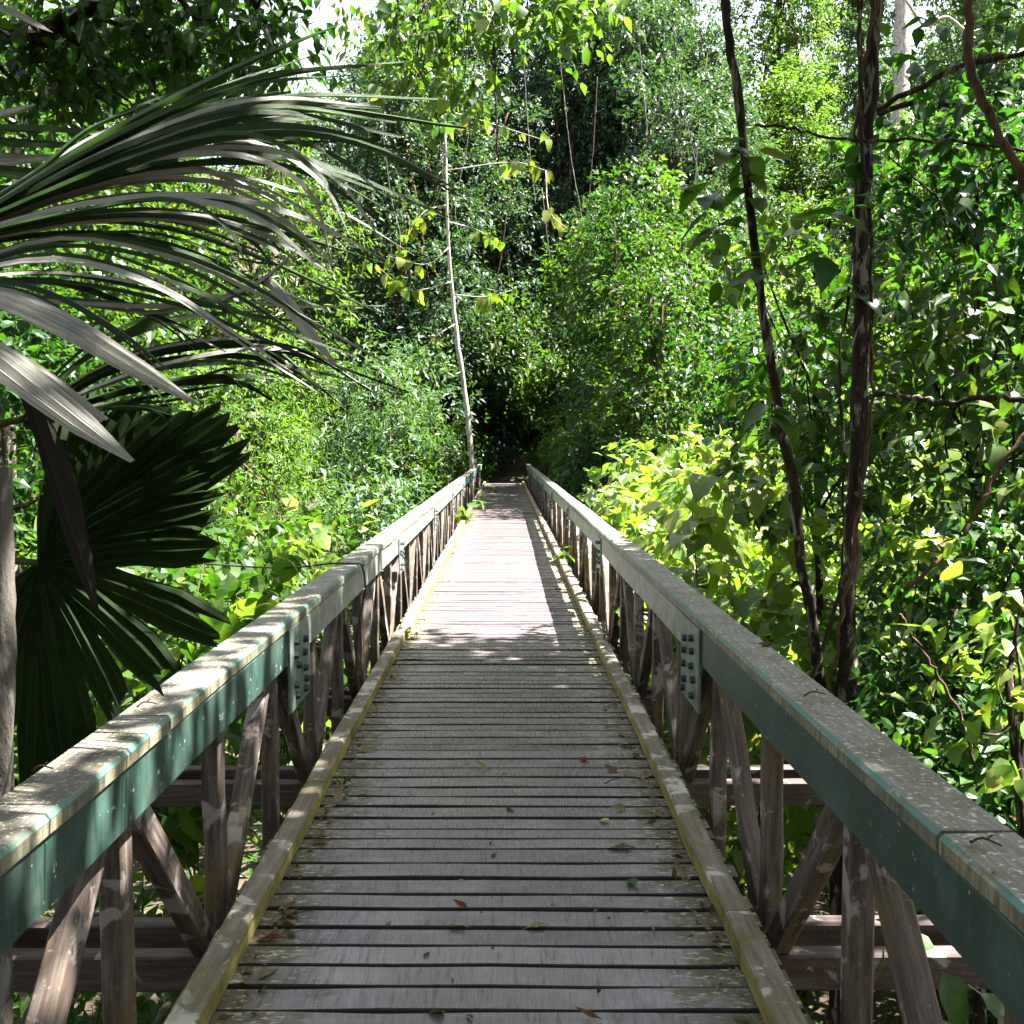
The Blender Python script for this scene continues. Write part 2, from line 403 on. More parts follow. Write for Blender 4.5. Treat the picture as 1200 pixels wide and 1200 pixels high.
# leaf templates: x across, y along, z up; unit length
def leaf_template(kind):
    if kind == 'quad':
        V = [(0, 0, 0), (-0.24, 0.42, 0.06), (0, 1, -0.04), (0.24, 0.42, 0.06)]
        return np.array(V), np.array([(0, 3, 2), (0, 2, 1)])
    if kind == 'slim':
        V = [(0, 0, 0), (-0.13, 0.4, 0.04), (0, 1, -0.12), (0.13, 0.4, 0.04)]
        return np.array(V), np.array([(0, 3, 2), (0, 2, 1)])
    if kind == 'oval':
        V = [(0, 0, 0), (-0.2, 0.2, 0.05), (-0.27, 0.48, 0.06), (0, 1, -0.16), (0.27, 0.48, 0.06), (0.2, 0.2, 0.05), (0, 0.45, 0)]
        return np.array(V), np.array([(0, 6, 1), (1, 6, 2), (2, 6, 3), (3, 6, 4), (4, 6, 5), (5, 6, 0)])

def frames(dirs, ups):
    d = dirs / (np.linalg.norm(dirs, axis=1)[:, None] + 1e-9)
    s = np.cross(d, ups); s /= np.linalg.norm(s, axis=1)[:, None] + 1e-9
    return s, d, np.cross(s, d)

def leaves_arrays(P, dirs, ups, size, kind):
    T, f = leaf_template(kind)
    s, d, u = frames(dirs, ups)
    V = P[:, None] + size[:, None, None] * (T[None, :, :1] * s[:, None] + T[None, :, 1:2] * d[:, None] + T[None, :, 2:] * u[:, None])
    k = len(T)
    Fc = (f[None] + (np.arange(len(P)) * k)[:, None, None]).reshape(-1, 3)
    return V.reshape(-1, 3), Fc

def leaves_mesh(name, P, dirs, ups, size, kind, mat):
    V, f = leaves_arrays(P, dirs, ups, size, kind)
    return np_mesh(name, V, [f], mat)

def rand_dirs(n, r, up=0.0, flat=1.0):
    d = r.normal(0, 1, (n, 3)); d[:, 2] = d[:, 2] * flat + up
    return d / (np.linalg.norm(d, axis=1)[:, None] + 1e-9)

CX = -0.05                                              # the bridge's axis
def blob_leaves(blobs, n, r, droop=0.35, shell=0.45, sprig=7, spread=0.16, gaps=0.0):
    """Leaf points in sprigs spread over ellipsoid blobs: (P, dirs, ups)."""
    w_ = np.array([b[1][0] * b[1][1] + b[1][0] * b[1][2] for b in blobs]); w_ /= w_.sum()
    ns = max(1, n // sprig)
    which = r.choice(len(blobs), ns, p=w_)
    c = np.array([b[0] for b in blobs])[which]; rad = np.array([b[1] for b in blobs])[which]
    if gaps:                                               # crowns break up into boughs with gaps between
        ns = int(ns * 1.5); which = r.choice(len(blobs), ns, p=w_)
        c = np.array([b[0] for b in blobs])[which]; rad = np.array([b[1] for b in blobs])[which]
    u = rand_dirs(ns, r)
    rr = shell + (1.12 - shell) * r.random(ns) ** 0.7
    S = c + u * rad * rr[:, None]
    if gaps:
        L = gaps; f = np.zeros(ns)
        for _ in range(7):
            k_ = r.normal(0, 1, 3) * np.array([1, 1, 1.5]); k_ *= 6.28 / (L * r.uniform(0.7, 1.6) * np.linalg.norm(k_))
            f += np.sin(S @ k_ + r.random() * 6.28)
        keep = np.argsort(-(f + r.normal(0, 0.5, ns)))[:max(1, int(ns * 0.62))]
        S, u = S[keep], u[keep]; ns = len(S)
    sd = u * np.array([1, 1, 0.4]) + r.normal(0, 0.5, (ns, 3)); sd[:, 2] -= droop * 0.5
    sd /= np.linalg.norm(sd, axis=1)[:, None]
    k = np.repeat(np.arange(ns), sprig)
    along = r.random(len(k)) * spread * 2.2
    P = S[k] + sd[k] * along[:, None] + r.normal(0, spread * 0.35, (len(k), 3))
    d = sd[k] * 0.6 + r.normal(0, 0.62, (len(k), 3)); d[:, 2] -= droop
    up = np.array([0, 0, 1.0]) + r.normal(0, 0.45, (len(k), 3)) + u[k] * 0.35
    ok = ~((np.abs(P[:, 0] - CX) < 1.38) & (P[:, 2] > -0.6) & (P[:, 2] < 2.6) & (P[:, 1] < 47))
    return P[ok], d[ok], up[ok]

# big leaves that stand as objects of their own
def big_leaf_mesh(name, mat, wid=0.34, bend=0.22, fold=0.16, seed=0, heart=0.0, wave=0.0, nseg=7):
    r = np.random.default_rng(seed)
    ys = np.linspace(0, 1, nseg)
    prof = wid * np.sin(np.pi * ys ** (0.72 - heart * 0.2)) ** 0.75 * (1 - 0.25 * ys)
    prof[0] = 0.012; prof[-1] = 0.004
    V = []
    for i, y in enumerate(ys):
        z = -bend * y * y; wv = wave * r.normal()
        V += [(-prof[i], y - heart * 0.12 * (i == 1), z + fold * prof[i] + wv), (0, y, z), (prof[i], y - heart * 0.12 * (i == 1), z + fold * prof[i] - wv)]
    q = []
    for i in range(nseg - 1):
        a = i * 3
        q += [(a, a + 1, a + 4, a + 3), (a + 1, a + 2, a + 5, a + 4)]
    # stalk
    V += [(-0.008, -0.22, -0.02), (0.008, -0.22, -0.02)]
    q += [(len(V) - 2, len(V) - 1, 2, 0)]
    return np_mesh(name, V, [np.array(q)], mat, True)

LEAF = {}
for key, kw in dict(
        lime=dict(wid=0.4, bend=0.2, heart=0.6), mid=dict(wid=0.3, bend=0.25), deep=dict(wid=0.28, bend=0.22),
        yellow=dict(wid=0.28, bend=0.35), fresh=dict(wid=0.42, bend=0.25, heart=0.8), silver=dict(wid=0.3, bend=0.2)).items():
    LEAF[key] = [big_leaf_mesh('leaf', M[key], seed=i, wave=0.014, **{**kw, 'wid': kw['wid'] * (0.85 + 0.12 * i), 'bend': kw['bend'] * (0.4 + 0.5 * i)}) for i in range(4)]

def place_leaf(parent, P, d, up, size, key, r, off=np.zeros(3)):
    s, dd, u = frames(d[None], up[None])
    me = LEAF[key][int(r.integers(4))]
    o = bpy.data.objects.new('leaf', me); C.objects.link(o); o.parent = parent
    q = P - off
    o.matrix_local = Matrix(((s[0, 0] * size, dd[0, 0] * size, u[0, 0] * size, q[0]), (s[0, 1] * size, dd[0, 1] * size, u[0, 1] * size, q[1]),
                             (s[0, 2] * size, dd[0, 2] * size, u[0, 2] * size, q[2]), (0, 0, 0, 1)))
    return o

def plant(name, label, cat, base, blobs, mat, lsize, n_obj, n_stuff, seed, group=None, kind='oval', stem='stem', stems=4, stem_r=0.014,
          droop=0.35, stuff_scale=0.7, upbias=(0, 0, 0), second=None, sprig=6, shell=0.45, trunk=None, trunk_r=None, spread=None, stuff_mat=None):
    """A shrub or small tree: stems (or a trunk with limbs), up to n_obj single leaves nearest the eye, the rest of its leaves joined."""
    r = np.random.default_rng(seed)
    base = np.asarray(base, float)
    root = thing(name, label, cat, base, group)
    blobs = [(np.asarray(c, float), np.asarray(ra if hasattr(ra, '__len__') else (ra, ra, ra), float)) for c, ra in blobs]
    tubes = []
    if trunk is not None:
        pts = spline(np.asarray(trunk, float) - base, 16)
        rad = np.linspace(trunk_r[0], trunk_r[1], 16)
        link('trunk', tube_mesh('trunk', pts, rad, M[stem], 10, 0.05, seed), root)
        src = lambda: pts[int(r.integers(9, 16))]
    else:
        src = lambda: np.array([r.normal(0, 0.06), r.normal(0, 0.06), -0.05])
    for b, ra in blobs:
        for k in range(max(1, stems // len(blobs)) if trunk is None else 2):
            a = src(); e = b - base + r.normal(0, 0.35, 3) * ra
            mid = (a + e) / 2 + r.normal(0, 0.12, 3) * np.linalg.norm(e - a) * 0.5
            tubes.append((spline([a, mid, e], 7), np.linspace(stem_r, stem_r * 0.35, 7)))
    link('branches' if trunk is not None else 'stems', join_tubes('stems', tubes, M[stem]), root)
    sp = spread if spread else lsize * 0.8
    if n_stuff:
        P, d, u = blob_leaves(blobs, n_stuff, r, droop, shell * 0.7, sprig, sp)
        sz = lsize * stuff_scale * (0.55 + 0.75 * r.random(len(P)))
        link('foliage', leaves_mesh('foliage', P - base, d, u, sz, kind, M[stuff_mat or mat]), root)['kind'] = 'stuff'
    if n_obj:
        P, d, u = blob_leaves(blobs, int(n_obj * 1.7), r, droop, shell + 0.25, sprig, sp)
        u = u + np.asarray(upbias)
        order = np.argsort(np.linalg.norm(P - CAM, axis=1))[:n_obj]
        for i in order:
            key = second if second and r.random() < 0.15 else mat
            place_leaf(root, P[i], d[i], u[i], lsize * (0.65 + 0.6 * r.random()), key, r, base)
    return root

# ------------------------------------------------------------------ ground
def sm(a, b, x):
    t = np.clip((x - a) / (b - a), 0, 1); return t * t * (3 - 2 * t)

def gz(x, y):
    x = np.asarray(x, float); y = np.asarray(y, float)
    gully = 2.7 * sm(-1.5, 3.5, y) * (1 - sm(36, 46, y))
    z = -0.2 - gully
    z = z + 0.16 * np.maximum(0, np.abs(x) - 6) * (1 - sm(46, 60, y)) * sm(-2, 6, y)
    z = z + 0.42 * np.maximum(0, y - 54) + 0.1 * np.maximum(0, y - 48)
    return z + 0.18 * np.sin(x * 0.7 + 1) * np.cos(y * 0.53)* sm(1.2, 4, np.abs(x)) 

xs = np.concatenate([np.linspace(-400, -45, 10), np.linspace(-40, 40, 81), np.linspace(45, 400, 10)])
ys = np.concatenate([np.linspace(-300, -25, 8), np.linspace(-20, 100, 121), np.linspace(110, 320, 10)])
X, Y = np.meshgrid(xs, ys)
Z = gz(X, np.minimum(Y, 110))
nx = len(xs); i, j = np.meshgrid(np.arange(len(ys) - 1), np.arange(nx - 1), indexing='ij'); a = (i * nx + j).ravel()
tag(link('ground', np_mesh('ground', np.stack([X, Y, Z], -1).reshape(-1, 3), [np.stack([a, a + 1, a + nx + 1, a + nx], -1)], M['soil'], True)), kind='structure')

# ------------------------------------------------------------------ the bridge
Y0, Y1 = -1.6, 46.5
bridge = thing('footbridge', 'long timber truss footbridge with plank deck and worn green painted handrails', 'bridge', (CX, 0, 0))
def part(name, me, loc, rot=(0, 0, 0), parent=bridge):
    o = link(name, me, parent, loc); o.rotation_euler = rot; return o

# deck planks
PW = [0.1, 0.112, 0.118, 0.124, 0.134]
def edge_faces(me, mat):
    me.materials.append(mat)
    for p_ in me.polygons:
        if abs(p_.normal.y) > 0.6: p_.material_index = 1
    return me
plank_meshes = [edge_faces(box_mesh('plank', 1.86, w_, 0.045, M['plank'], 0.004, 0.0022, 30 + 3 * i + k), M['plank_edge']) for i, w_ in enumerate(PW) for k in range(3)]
y = Y0; spots = []
while y < Y1:
    k = int(rng.integers(len(plank_meshes))); wd = PW[k // 3]; gap = 0.01 + 0.02 * rng.random() ** 1.3
    spots.append((y + wd / 2, k)); y += wd + gap
vis = [s for s in spots if s[0] > 2.2]; behind = [s for s in spots if s[0] <= 2.2]
single = vis[:300]; rest = behind + vis[300:]
for y, k in single:
    part('plank', plank_meshes[k], (rng.normal(0, 0.008), y, -0.0225 + rng.normal(0, 0.0022)), (rng.normal(0, 0.012), rng.normal(0, 0.0015), -0.008 + rng.normal(0, 0.0035)))
Vs, Fq, Fc, o_ = [], [], [], 0
for y, k in rest:
    me = plank_meshes[k]; V = np.array([v.co for v in me.vertices]) + (0, y, -0.0225)
    for p_ in me.polygons: (Fq if len(p_.vertices) == 4 else Fc).append([v + o_ for v in p_.vertices])
    Vs.append(V); o_ += len(V)
part('far_planks', np_mesh('far_planks', np.vstack(Vs), [np.array(Fq), np.array(Fc)], M['plank']), (0, 0, 0))['kind'] = 'stuff'

# stringers and bottom chords under the deck
for x in (-0.7, 0.0, 0.7):
    part('stringer', box_mesh('stringer', 0.09, Y1 - Y0, 0.16, M['beam'], 0.006), (x, (Y0 + Y1) / 2, -0.128))
for s in (-1, 1):
    part('bottom_chord', box_mesh('bottom_chord', 0.07, Y1 - Y0, 0.16, M['beam'], 0.006), (s * 1.0, (Y0 + Y1) / 2, -0.31))

CAPZ = 0.835; CAPT = 0.055; CHH = 0.165
def top_faces(me, mat):
    me.materials.append(mat)
    for p_ in me.polygons:
        if p_.normal.z > 0.5: p_.material_index = 1
    return me
def seg_mesh(cache, name, L, sx, sz, mat, wob, bev):
    key = (name, round(L, 2), len(cache) % 3)
    return cache.setdefault(key, box_mesh(name, sx, L, sz, mat, bev, wob, len(cache)))
caps = {}; chords = {}; curbs = {}
for s, joints, cj in ((-1, [-0.9, 3.2, 7.3], [1.0, 4.9]), (1, [-1.9, 2.2, 6.3], [3.5, 7.4])):
    js = list(joints)
    while js[-1] < Y1 - 4.5: js.append(js[-1] + 4.1 + rng.normal(0, 0.05))
    js = [Y0] + js + [Y1] if js[0] > Y0 else js + [Y1]
    for a, b in zip(js[:-1], js[1:]):
        L = b - a - 0.014
        part('cap_rail', seg_mesh(caps, 'cap_rail', L, 0.172, CAPT, M['cap'], 0.0022, 0.011), (s * (0.963 + 0.086), (a + b) / 2, CAPZ - CAPT / 2 + rng.normal(0, 0.002)), (rng.normal(0, 0.0008), rng.normal(0, 0.012), rng.normal(0, 0.0007)))
    ks = list(np.arange(0.0, Y1, 5.15)); ks = [Y0] + ks + [Y1]
    for a, b in zip(ks[:-1], ks[1:]):
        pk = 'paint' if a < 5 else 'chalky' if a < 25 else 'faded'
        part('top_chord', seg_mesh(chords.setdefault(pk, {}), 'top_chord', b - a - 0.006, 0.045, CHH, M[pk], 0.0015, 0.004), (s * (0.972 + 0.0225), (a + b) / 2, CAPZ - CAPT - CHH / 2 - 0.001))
    us = [Y0] + list(cj)
    while us[-1] < Y1 - 4.5: us.append(us[-1] + 3.9 + rng.normal(0, 0.1))
    us += [Y1]
    for a, b in zip(us[:-1], us[1:]):
        part('curb', seg_mesh(curbs, 'curb', b - a - 0.01, 0.088, 0.085, M['curb'], 0.003, 0.009) if ('curb', round(b - a - 0.01, 2), len(curbs) % 3) in curbs else top_faces(seg_mesh(curbs, 'curb', b - a - 0.01, 0.088, 0.085, M['curb'], 0.003, 0.009), M['curb_top']), (s * (0.79 + 0.044) + rng.normal(0, 0.003), (a + b) / 2, 0.0445), (0, rng.normal(0, 0.015), rng.normal(0, 0.0008)))
    # truss: posts every metre, diagonals meet the bottom chord at every second post
    post_me = [box_mesh('post', 0.068, 0.09, 1.03, M['post'], 0.006, 0.002, 60 + k) for k in range(4)]
    dl = math.hypot(0.80, 0.84)
    diag_me = [box_mesh('diagonal', 0.066, 0.098, dl, M['post'], 0.006, 0.002, 80 + k) for k in range(4)]
    xp = s * 1.056; xd = s * 1.058
    yy = -1.05; k = 0
    while yy < Y1:
        part('post', post_me[(k * 3) % 4], (xp, yy + rng.normal(0, 0.012), 0.155), (0, 0, 0))
        if yy + 1 < Y1:
            # k odd (y = 3.95, 5.95 ...) are bottom nodes
            up = (k % 2 == 1)
            ang = math.atan2(0.80, 0.84) * (-1 if up else 1)
            part('diagonal', diag_me[(k * 5 + (s > 0)) % 4], (xd, yy + 0.5, 0.215), (ang, 0, 0))
        if k % 2 == 1:
            # pair of cross beams reaching past the truss, with a raking outrigger brace
            if s == 1:
                for dy in (-0.13, 0.13):
                    part('cross_beam', CB if 'CB' in globals() else globals().setdefault('CB', box_mesh('cross_beam', 4.1, 0.085, 0.13, M['beam'], 0.006, 0.001)), (0, yy + dy, -0.275))
            lb = math.hypot(0.78, 0.98)
            if 'OB' not in globals(): OB = box_mesh('outrigger_brace', 0.07, 0.085, lb, M['beam'], 0.006)
            part('outrigger_brace', OB, (s * (1.125 + 0.41), yy, 0.17), (0, -s * math.atan2(0.78, 0.98), 0))
        yy += 1.0; k += 1
    # splice plates with staggered bolts
    plate_me = box_mesh('splice_plate', 0.012, 0.5, 0.4, M['plate'], 0.002); plate_far = box_mesh('splice_plate', 0.012, 0.4, 0.34, M['chalky'], 0.002)
    bs = np.linspace(0, 2 * np.pi, 6, endpoint=False)
    bolt_me = fix(np_mesh('bolt', [(0.0, 0.021 * math.cos(a), 0.021 * math.sin(a)) for a in bs] + [(0.022, 0.017 * math.cos(a), 0.017 * math.sin(a)) for a in bs],
                      [np.array([(i, (i + 1) % 6, 6 + (i + 1) % 6, 6 + i) for i in range(6)]), np.array([range(6, 12)])], M['bolt']))
    for n_, yk in enumerate(np.arange(5.15, Y1 - 2, 5.15)):
        pl = part('splice_plate', plate_me if n_ == 0 else plate_far, (s * 0.9655, yk + 0.06, CAPZ - CAPT - 0.196))
        for r_ in range(5):
            for c_ in range(2):
                part('bolt', bolt_me, (-s * 0.006, -0.11 + 0.21 * c_ + rng.normal(0, 0.02), 0.13 - 0.066 * r_ - 0.03 * c_ + rng.normal(0, 0.008)), (0, 0, math.pi if s > 0 else 0), pl)

# ------------------------------------------------------------------ litter on the bridge
def deck(px, py, z=0.006):
    d = at(px, py, 1.0) - CAM; t = (z - CAM[2]) / d[2]; return CAM + d * t
LIT = {k: [big_leaf_mesh('fallen_leaf', M[k], wid=w_, bend=b, fold=0.18, seed=9 + i, wave=0.03, nseg=6) for i, (w_, b) in enumerate(((0.22, 0.3), (0.28, -0.2), (0.3, 0.45)))] for k in ('dry', 'rust', 'straw', 'gold', 'mid')}
def fallen(px, py, key, size, label, rot=None, z=0.012, group=None, lift=0.2):
    p_ = deck(px, py, z); o = tag(link('fallen_leaf', LIT[key][int(rng.integers(3))], None, p_), label, 'leaf', group)
    o.rotation_euler = (rng.normal(0, lift), rng.normal(0, lift), rng.random() * 6.28 if rot is None else rot); o.scale = (size,) * 3
    return o
fallen(547, 1063, 'rust', 0.055, 'small rust red leaf on the planks just above a gold leaf', 1.2)
fallen(546, 1085, 'gold', 0.06, 'small gold yellow leaf on the planks just below a rust leaf', 1.5)
fallen(640, 1083, 'straw', 0.085, 'pale straw leaf lying crosswise near the middle of the deck', 1.7)
fallen(520, 1186, 'straw', 0.075, 'pale curled leaf on the nearest planks, bottom edge of photo', 0.8)
fallen(742, 993, 'mid', 0.12, 'half green withered leaf near the right curb, wider than its neighbours', 1.4)
fallen(700, 1192, 'rust', 0.07, 'brown leaf on the nearest plank right of the pale curled leaf', 1.5)
fallen(440, 878, 'straw', 0.11, 'pale yellow leaf beside the left curb', 1.8)
fallen(572, 901, 'straw', 0.09, 'flat straw leaf on the middle planks before the sunlit stretch', 1.6)
fallen(600, 948, 'straw', 0.06, 'tiny pale leaf alone in the middle of the deck', 0.3)
fallen(688, 893, 'rust', 0.08, 'upturned orange brown leaf on the right half of the deck', 0.4, lift=0.5)
fallen(714, 962, 'gold', 0.065, 'small yellow leaf near right curb above the half green leaf', 0.9)
fallen(744, 1037, 'mid', 0.075, 'curled green leaf near the right curb below the half green leaf', 0.2, lift=0.5)
fallen(766, 1092, 'straw', 0.05, 'small pale leaf standing on edge by the right curb', 0.2, lift=0.6)
fallen(330, 1098, 'rust', 0.085, 'flat brown leaf beside the left curb on the near planks', 1.7)
fallen(318, 1140, 'dry', 0.08, 'tan leaf beside the left curb, lowest on that side', 1.6)
fallen(312, 1158, 'mid', 0.05, 'small green leaf beside the left curb on near planks', 1.0)
fallen(412, 890, 'rust', 0.07, 'reddish curled leaf propped against the left curb', 0.2, lift=0.6)
fallen(800, 1000, 'rust', 0.085, 'dark brown leaf tucked against the right curb', 0.9)
for px, py in ((655, 690), (668, 700), (688, 742), (700, 752), (706, 775), (712, 790), (645, 640), (730, 870), (745, 910), (770, 950), (722, 905), (735, 945)):
    fallen(px + rng.normal(0, 3), py, ('dry', 'dry', 'straw')[int(rng.integers(3))], 0.07 + 0.05 * rng.random(), 'dry brown leaf in the litter along the right curb', group='dry leaves along the right curb')
for px, py in ((470, 800), (400, 940), (385, 985), (520, 660), (495, 700), (347, 1075)):
    fallen(px, py, ('dry', 'dry')[int(rng.integers(2))], 0.06 + 0.05 * rng.random(), 'dry brown leaf on planks along the left curb', group='dry leaves along the left curb')
for _ in range(26):
    px = rng.uniform(430, 760); py = rng.uniform(800, 1195); 
    fallen(px, py, ('dry', 'rust')[int(rng.integers(2))], 0.018 + 0.02 * rng.random(), 'tiny dark leaf fragment scattered on the deck planks', group='leaf fragments on the deck', z=0.006)
# on the rail caps
fallen(906, 753, 'rust', 0.13, 'orange brown leaf lying on the right handrail', 1.6, CAPZ + 0.012, lift=0.08)
fallen(318, 708, 'gold', 0.12, 'tan yellow leaf on the left handrail past the splice plate', 1.5, CAPZ + 0.012, lift=0.1)
fallen(378, 667, 'gold', 0.09, 'small olive leaf on the left handrail beside the black cable', 1.3, CAPZ + 0.012)
fallen(1165, 1020, 'straw', 0.035, 'tiny cream curled leaf at near end of the right handrail', 0.4, CAPZ + 0.008, lift=0.4)
def twig(px, py, L, ang, label, zz=CAPZ + 0.008, group=None):
    p_ = deck(px, py, zz)
    pts = spline([(-L / 2, 0, 0), (-L * 0.1, L * 0.07, 0.012), (L / 2, -L * 0.03, 0.004)], 7)
    t_ = thing('twig', label, 'twig', p_, group)
    link('stalk', tube_mesh('stalk', pts, np.linspace(0.0035, 0.0018, 7), M['bark_brown'], 5), t_)
    link('side_shoot', tube_mesh('side_shoot', spline([(0, L * 0.05, 0.01), (L * 0.2, L * 0.16, 0.02)], 4), 0.002, M['bark_brown'], 5), t_)
    t_.rotation_euler = (0, 0, ang); return t_
twig(172, 827, 0.06, 0.5, 'small brown twig on the left handrail past the first cap joint')
twig(50, 903, 0.05, 0.2, 'dark twig crumb on the left handrail nearest the viewer')
twig(1155, 990, 0.06, -0.5, 'thin brown twig on the right handrail near the cream leaf')
twig(955, 815, 0.07, 0.1, 'forked dark twig on the right handrail past the orange leaf')
twig(345, 1075, 0.16, 0.7, 'bent dark twig on the near planks by the left curb', 0.008)
twig(730, 915, 0.2, 0.4, 'dark forked twig on the planks by the right curb', 0.008)
twig(487, 775, 0.35, -0.2, 'dark twig lying on planks at the edge of the sunlit stretch', 0.008)
# black cable slung over the left rail at y = 7.3
cx = CX - 0.955
tag(link('cable', tube_mesh('cable', spline([(cx - 1.5, 7.6, 0.83), (cx - 0.6, 7.4, 0.80), (cx - 0.2, 7.3, CAPZ + 0.004), (cx + 0.0, 7.28, CAPZ + 0.008), (cx + 0.028, 7.28, CAPZ - 0.02), (cx + 0.045, 7.28, 0.68), (cx + 0.03, 7.28, 0.6), (cx - 0.02, 7.3, 0.3), (cx - 0.03, 7.35, -0.1)], 50), 0.007, M['black'], 6)),
    'thin black cable looped over the left handrail', 'cable')
def weed(p_, n, size, key, label, seed, group=None):
    r = np.random.default_rng(seed); root = thing('weed', label, 'weed', p_, group)
    tubes = []
    for i in range(max(3, n // 3)):
        e = np.array([r.normal(0, size * 0.8), r.normal(0, size * 0.8), size * (0.5 + r.random())])
        tubes.append((spline([(0, 0, -0.02), e * 0.5 + (0, 0, size * 0.2), e], 5), 0.003))
        for _ in range(3):
            q = e * r.uniform(0.5, 1)
            place_leaf(root, q, rand_dirs(1, r, 0.1)[0], np.array([0, 0, 1.0]) + r.normal(0, 0.3, 3), size * r.uniform(0.4, 0.8), key, r)
    link('stems', join_tubes('stems', tubes, M['stem']), root)
weed(deck(662, 662), 12, 0.2, 'fresh', 'green weed leaning over the right curb far along the deck', 1)
weed(deck(706, 762), 9, 0.12, 'mid', 'small green weed on the deck by the right curb', 2)
weed(deck(716, 742) + (0.1, 0, 0.05), 10, 0.15, 'mid', 'green weed growing outside the right curb beside posts', 7)
weed(deck(402, 917), 6, 0.035, 'mid', 'tiny moss green tuft by the left curb', 3)
weed(deck(484, 748), 6, 0.07, 'fresh', 'bright green weed by the left curb at the sunlit edge', 4)
weed(deck(556, 612) + (-0.1, 0, 0), 14, 0.42, 'fresh', 'pale green weed bushing over the left curb near the far end', 5)
weed(deck(632, 567), 10, 0.4, 'mid', 'low fern like weed at the far end of the right curb', 6)
weed(deck(566, 580), 10, 0.35, 'mid', 'low weed at the far end of the left curb', 8)

# ------------------------------------------------------------------ fan palm on the left
palm = thing('fan_palm', 'big fan palm leaning over the left handrail with long drooping blades', 'palm', (-2.35, 3.3, -2.6))
PB = np.array([-2.35, 3.3, -2.6])
def blade_mesh(name, pts, width, mat, up=(0, 0, 1), n=16, pleats=3, fold=0.6, taper=(0.35, 1.0, 0.55), ragged=0.0, seed=0, blunt=0.06):
    """A long palm segment: pleated strip along a curve, tapering to a split tip."""
    r = np.random.default_rng(seed)
    P = spline(pts, n); T = np.gradient(P, axis=0); T /= np.linalg.norm(T, axis=1)[:, None]
    up = np.asarray(up, float); S = np.cross(T, up); S /= np.linalg.norm(S, axis=1)[:, None]; U = np.cross(S, T)
    u = np.linspace(0, 1, n)
    wd = np.interp(u, [0, 0.3, 0.5, 0.8, 1], [taper[0], 0.8, taper[1], taper[2] + 0.2, blunt]) * width
    k = pleats * 2 + 1
    V, UV = [], []
    for i in range(n):
        for c in range(k):
            x = (c / (k - 1) - 0.5) * wd[i]; z = (fold * wd[i] / pleats * 0.5) * (1 if c % 2 else -1) - 0.25 * abs(x)
            e = (T[i] * r.normal(0, ragged) if i == n - 1 else 0)
            V.append(P[i] + S[i] * x + U[i] * z + e); UV.append((c / (k - 1), u[i]))
    q = [(i * k + c, i * k + c + 1, (i + 1) * k + c + 1, (i + 1) * k + c) for i in range(n - 1) for c in range(k - 1)]
    return np_mesh(name, np.array(V) - PB, [np.array(q)], mat, False, UV)

def frond(hub, anchor, blades, mat_p='stem'):
    hub = np.asarray(hub); pts = spline([anchor, (anchor + hub) / 2 + (0, 0, 0.12), hub], 10)
    fr = link('frond', tube_mesh('frond', pts - PB, np.linspace(0.018, 0.011, 10), M[mat_p], 7), palm)
    rf = np.random.default_rng(int(abs(hub[2]) * 1000) + len(blades))
    for i, b in enumerate(blades):
        if b.pop('whole', 0) or b.get('ragged') or len(b['pts']) < 4:
            link('leaflet', blade_mesh('leaflet', seed=i, **b), fr); continue
        P = np.array(b['pts']); T = P[-1] - P[0]; T /= np.linalg.norm(T)
        S = np.cross(T, np.asarray(b['up'], float)); S /= np.linalg.norm(S)
        ns = 5 if b['width'] > 0.07 else 4
        for k in range(ns):                                # each segment splits towards its tip
            o_ = (k - (ns - 1) / 2) / ns * b['width'] * 0.95
            ramp_ = np.linspace(0.75, 1.0, len(P)); Q = P + S * (o_ * ramp_)[:, None]
            dv = rf.normal(0, 0.045, 3); Lk = rf.uniform(-0.2, 0.05)
            tt = np.linspace(0, 1, len(P))[:, None] ** 2.5
            Q = Q + tt * (dv + S * o_ * 1.1 + T * Lk); Q[1:, 2] += rf.normal(0, 0.006, len(P) - 1)
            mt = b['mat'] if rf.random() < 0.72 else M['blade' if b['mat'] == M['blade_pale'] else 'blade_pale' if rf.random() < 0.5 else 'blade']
            link('leaflet', blade_mesh('leaflet', Q, b['width'] / ns * rf.uniform(0.85, 1.5), mt, np.asarray(b['up'], float) + rf.normal(0, 0.22, 3), pleats=1, fold=0.55, taper=(0.95, 1.0, 0.5), blunt=rf.choice([0.05, 0.08, 0.3]), seed=i * 7 + k), fr)
    return fr
CROWN = np.array([-2.35, 3.2, 1.25])
def B(pts, width, mat='blade', **kw):
    if mat in ('blade', 'blade_pale') and 'taper' not in kw: kw['taper'] = (0.7, 1.0, 0.5); width *= 1.25
    return dict(pts=[at(*p_) for p_ in pts], width=width, mat=M[mat], **kw)
tilt = (0.35, -0.45, 0.8); away = (-0.35, -0.25, 0.9); under = (-0.45, -0.75, 0.45)
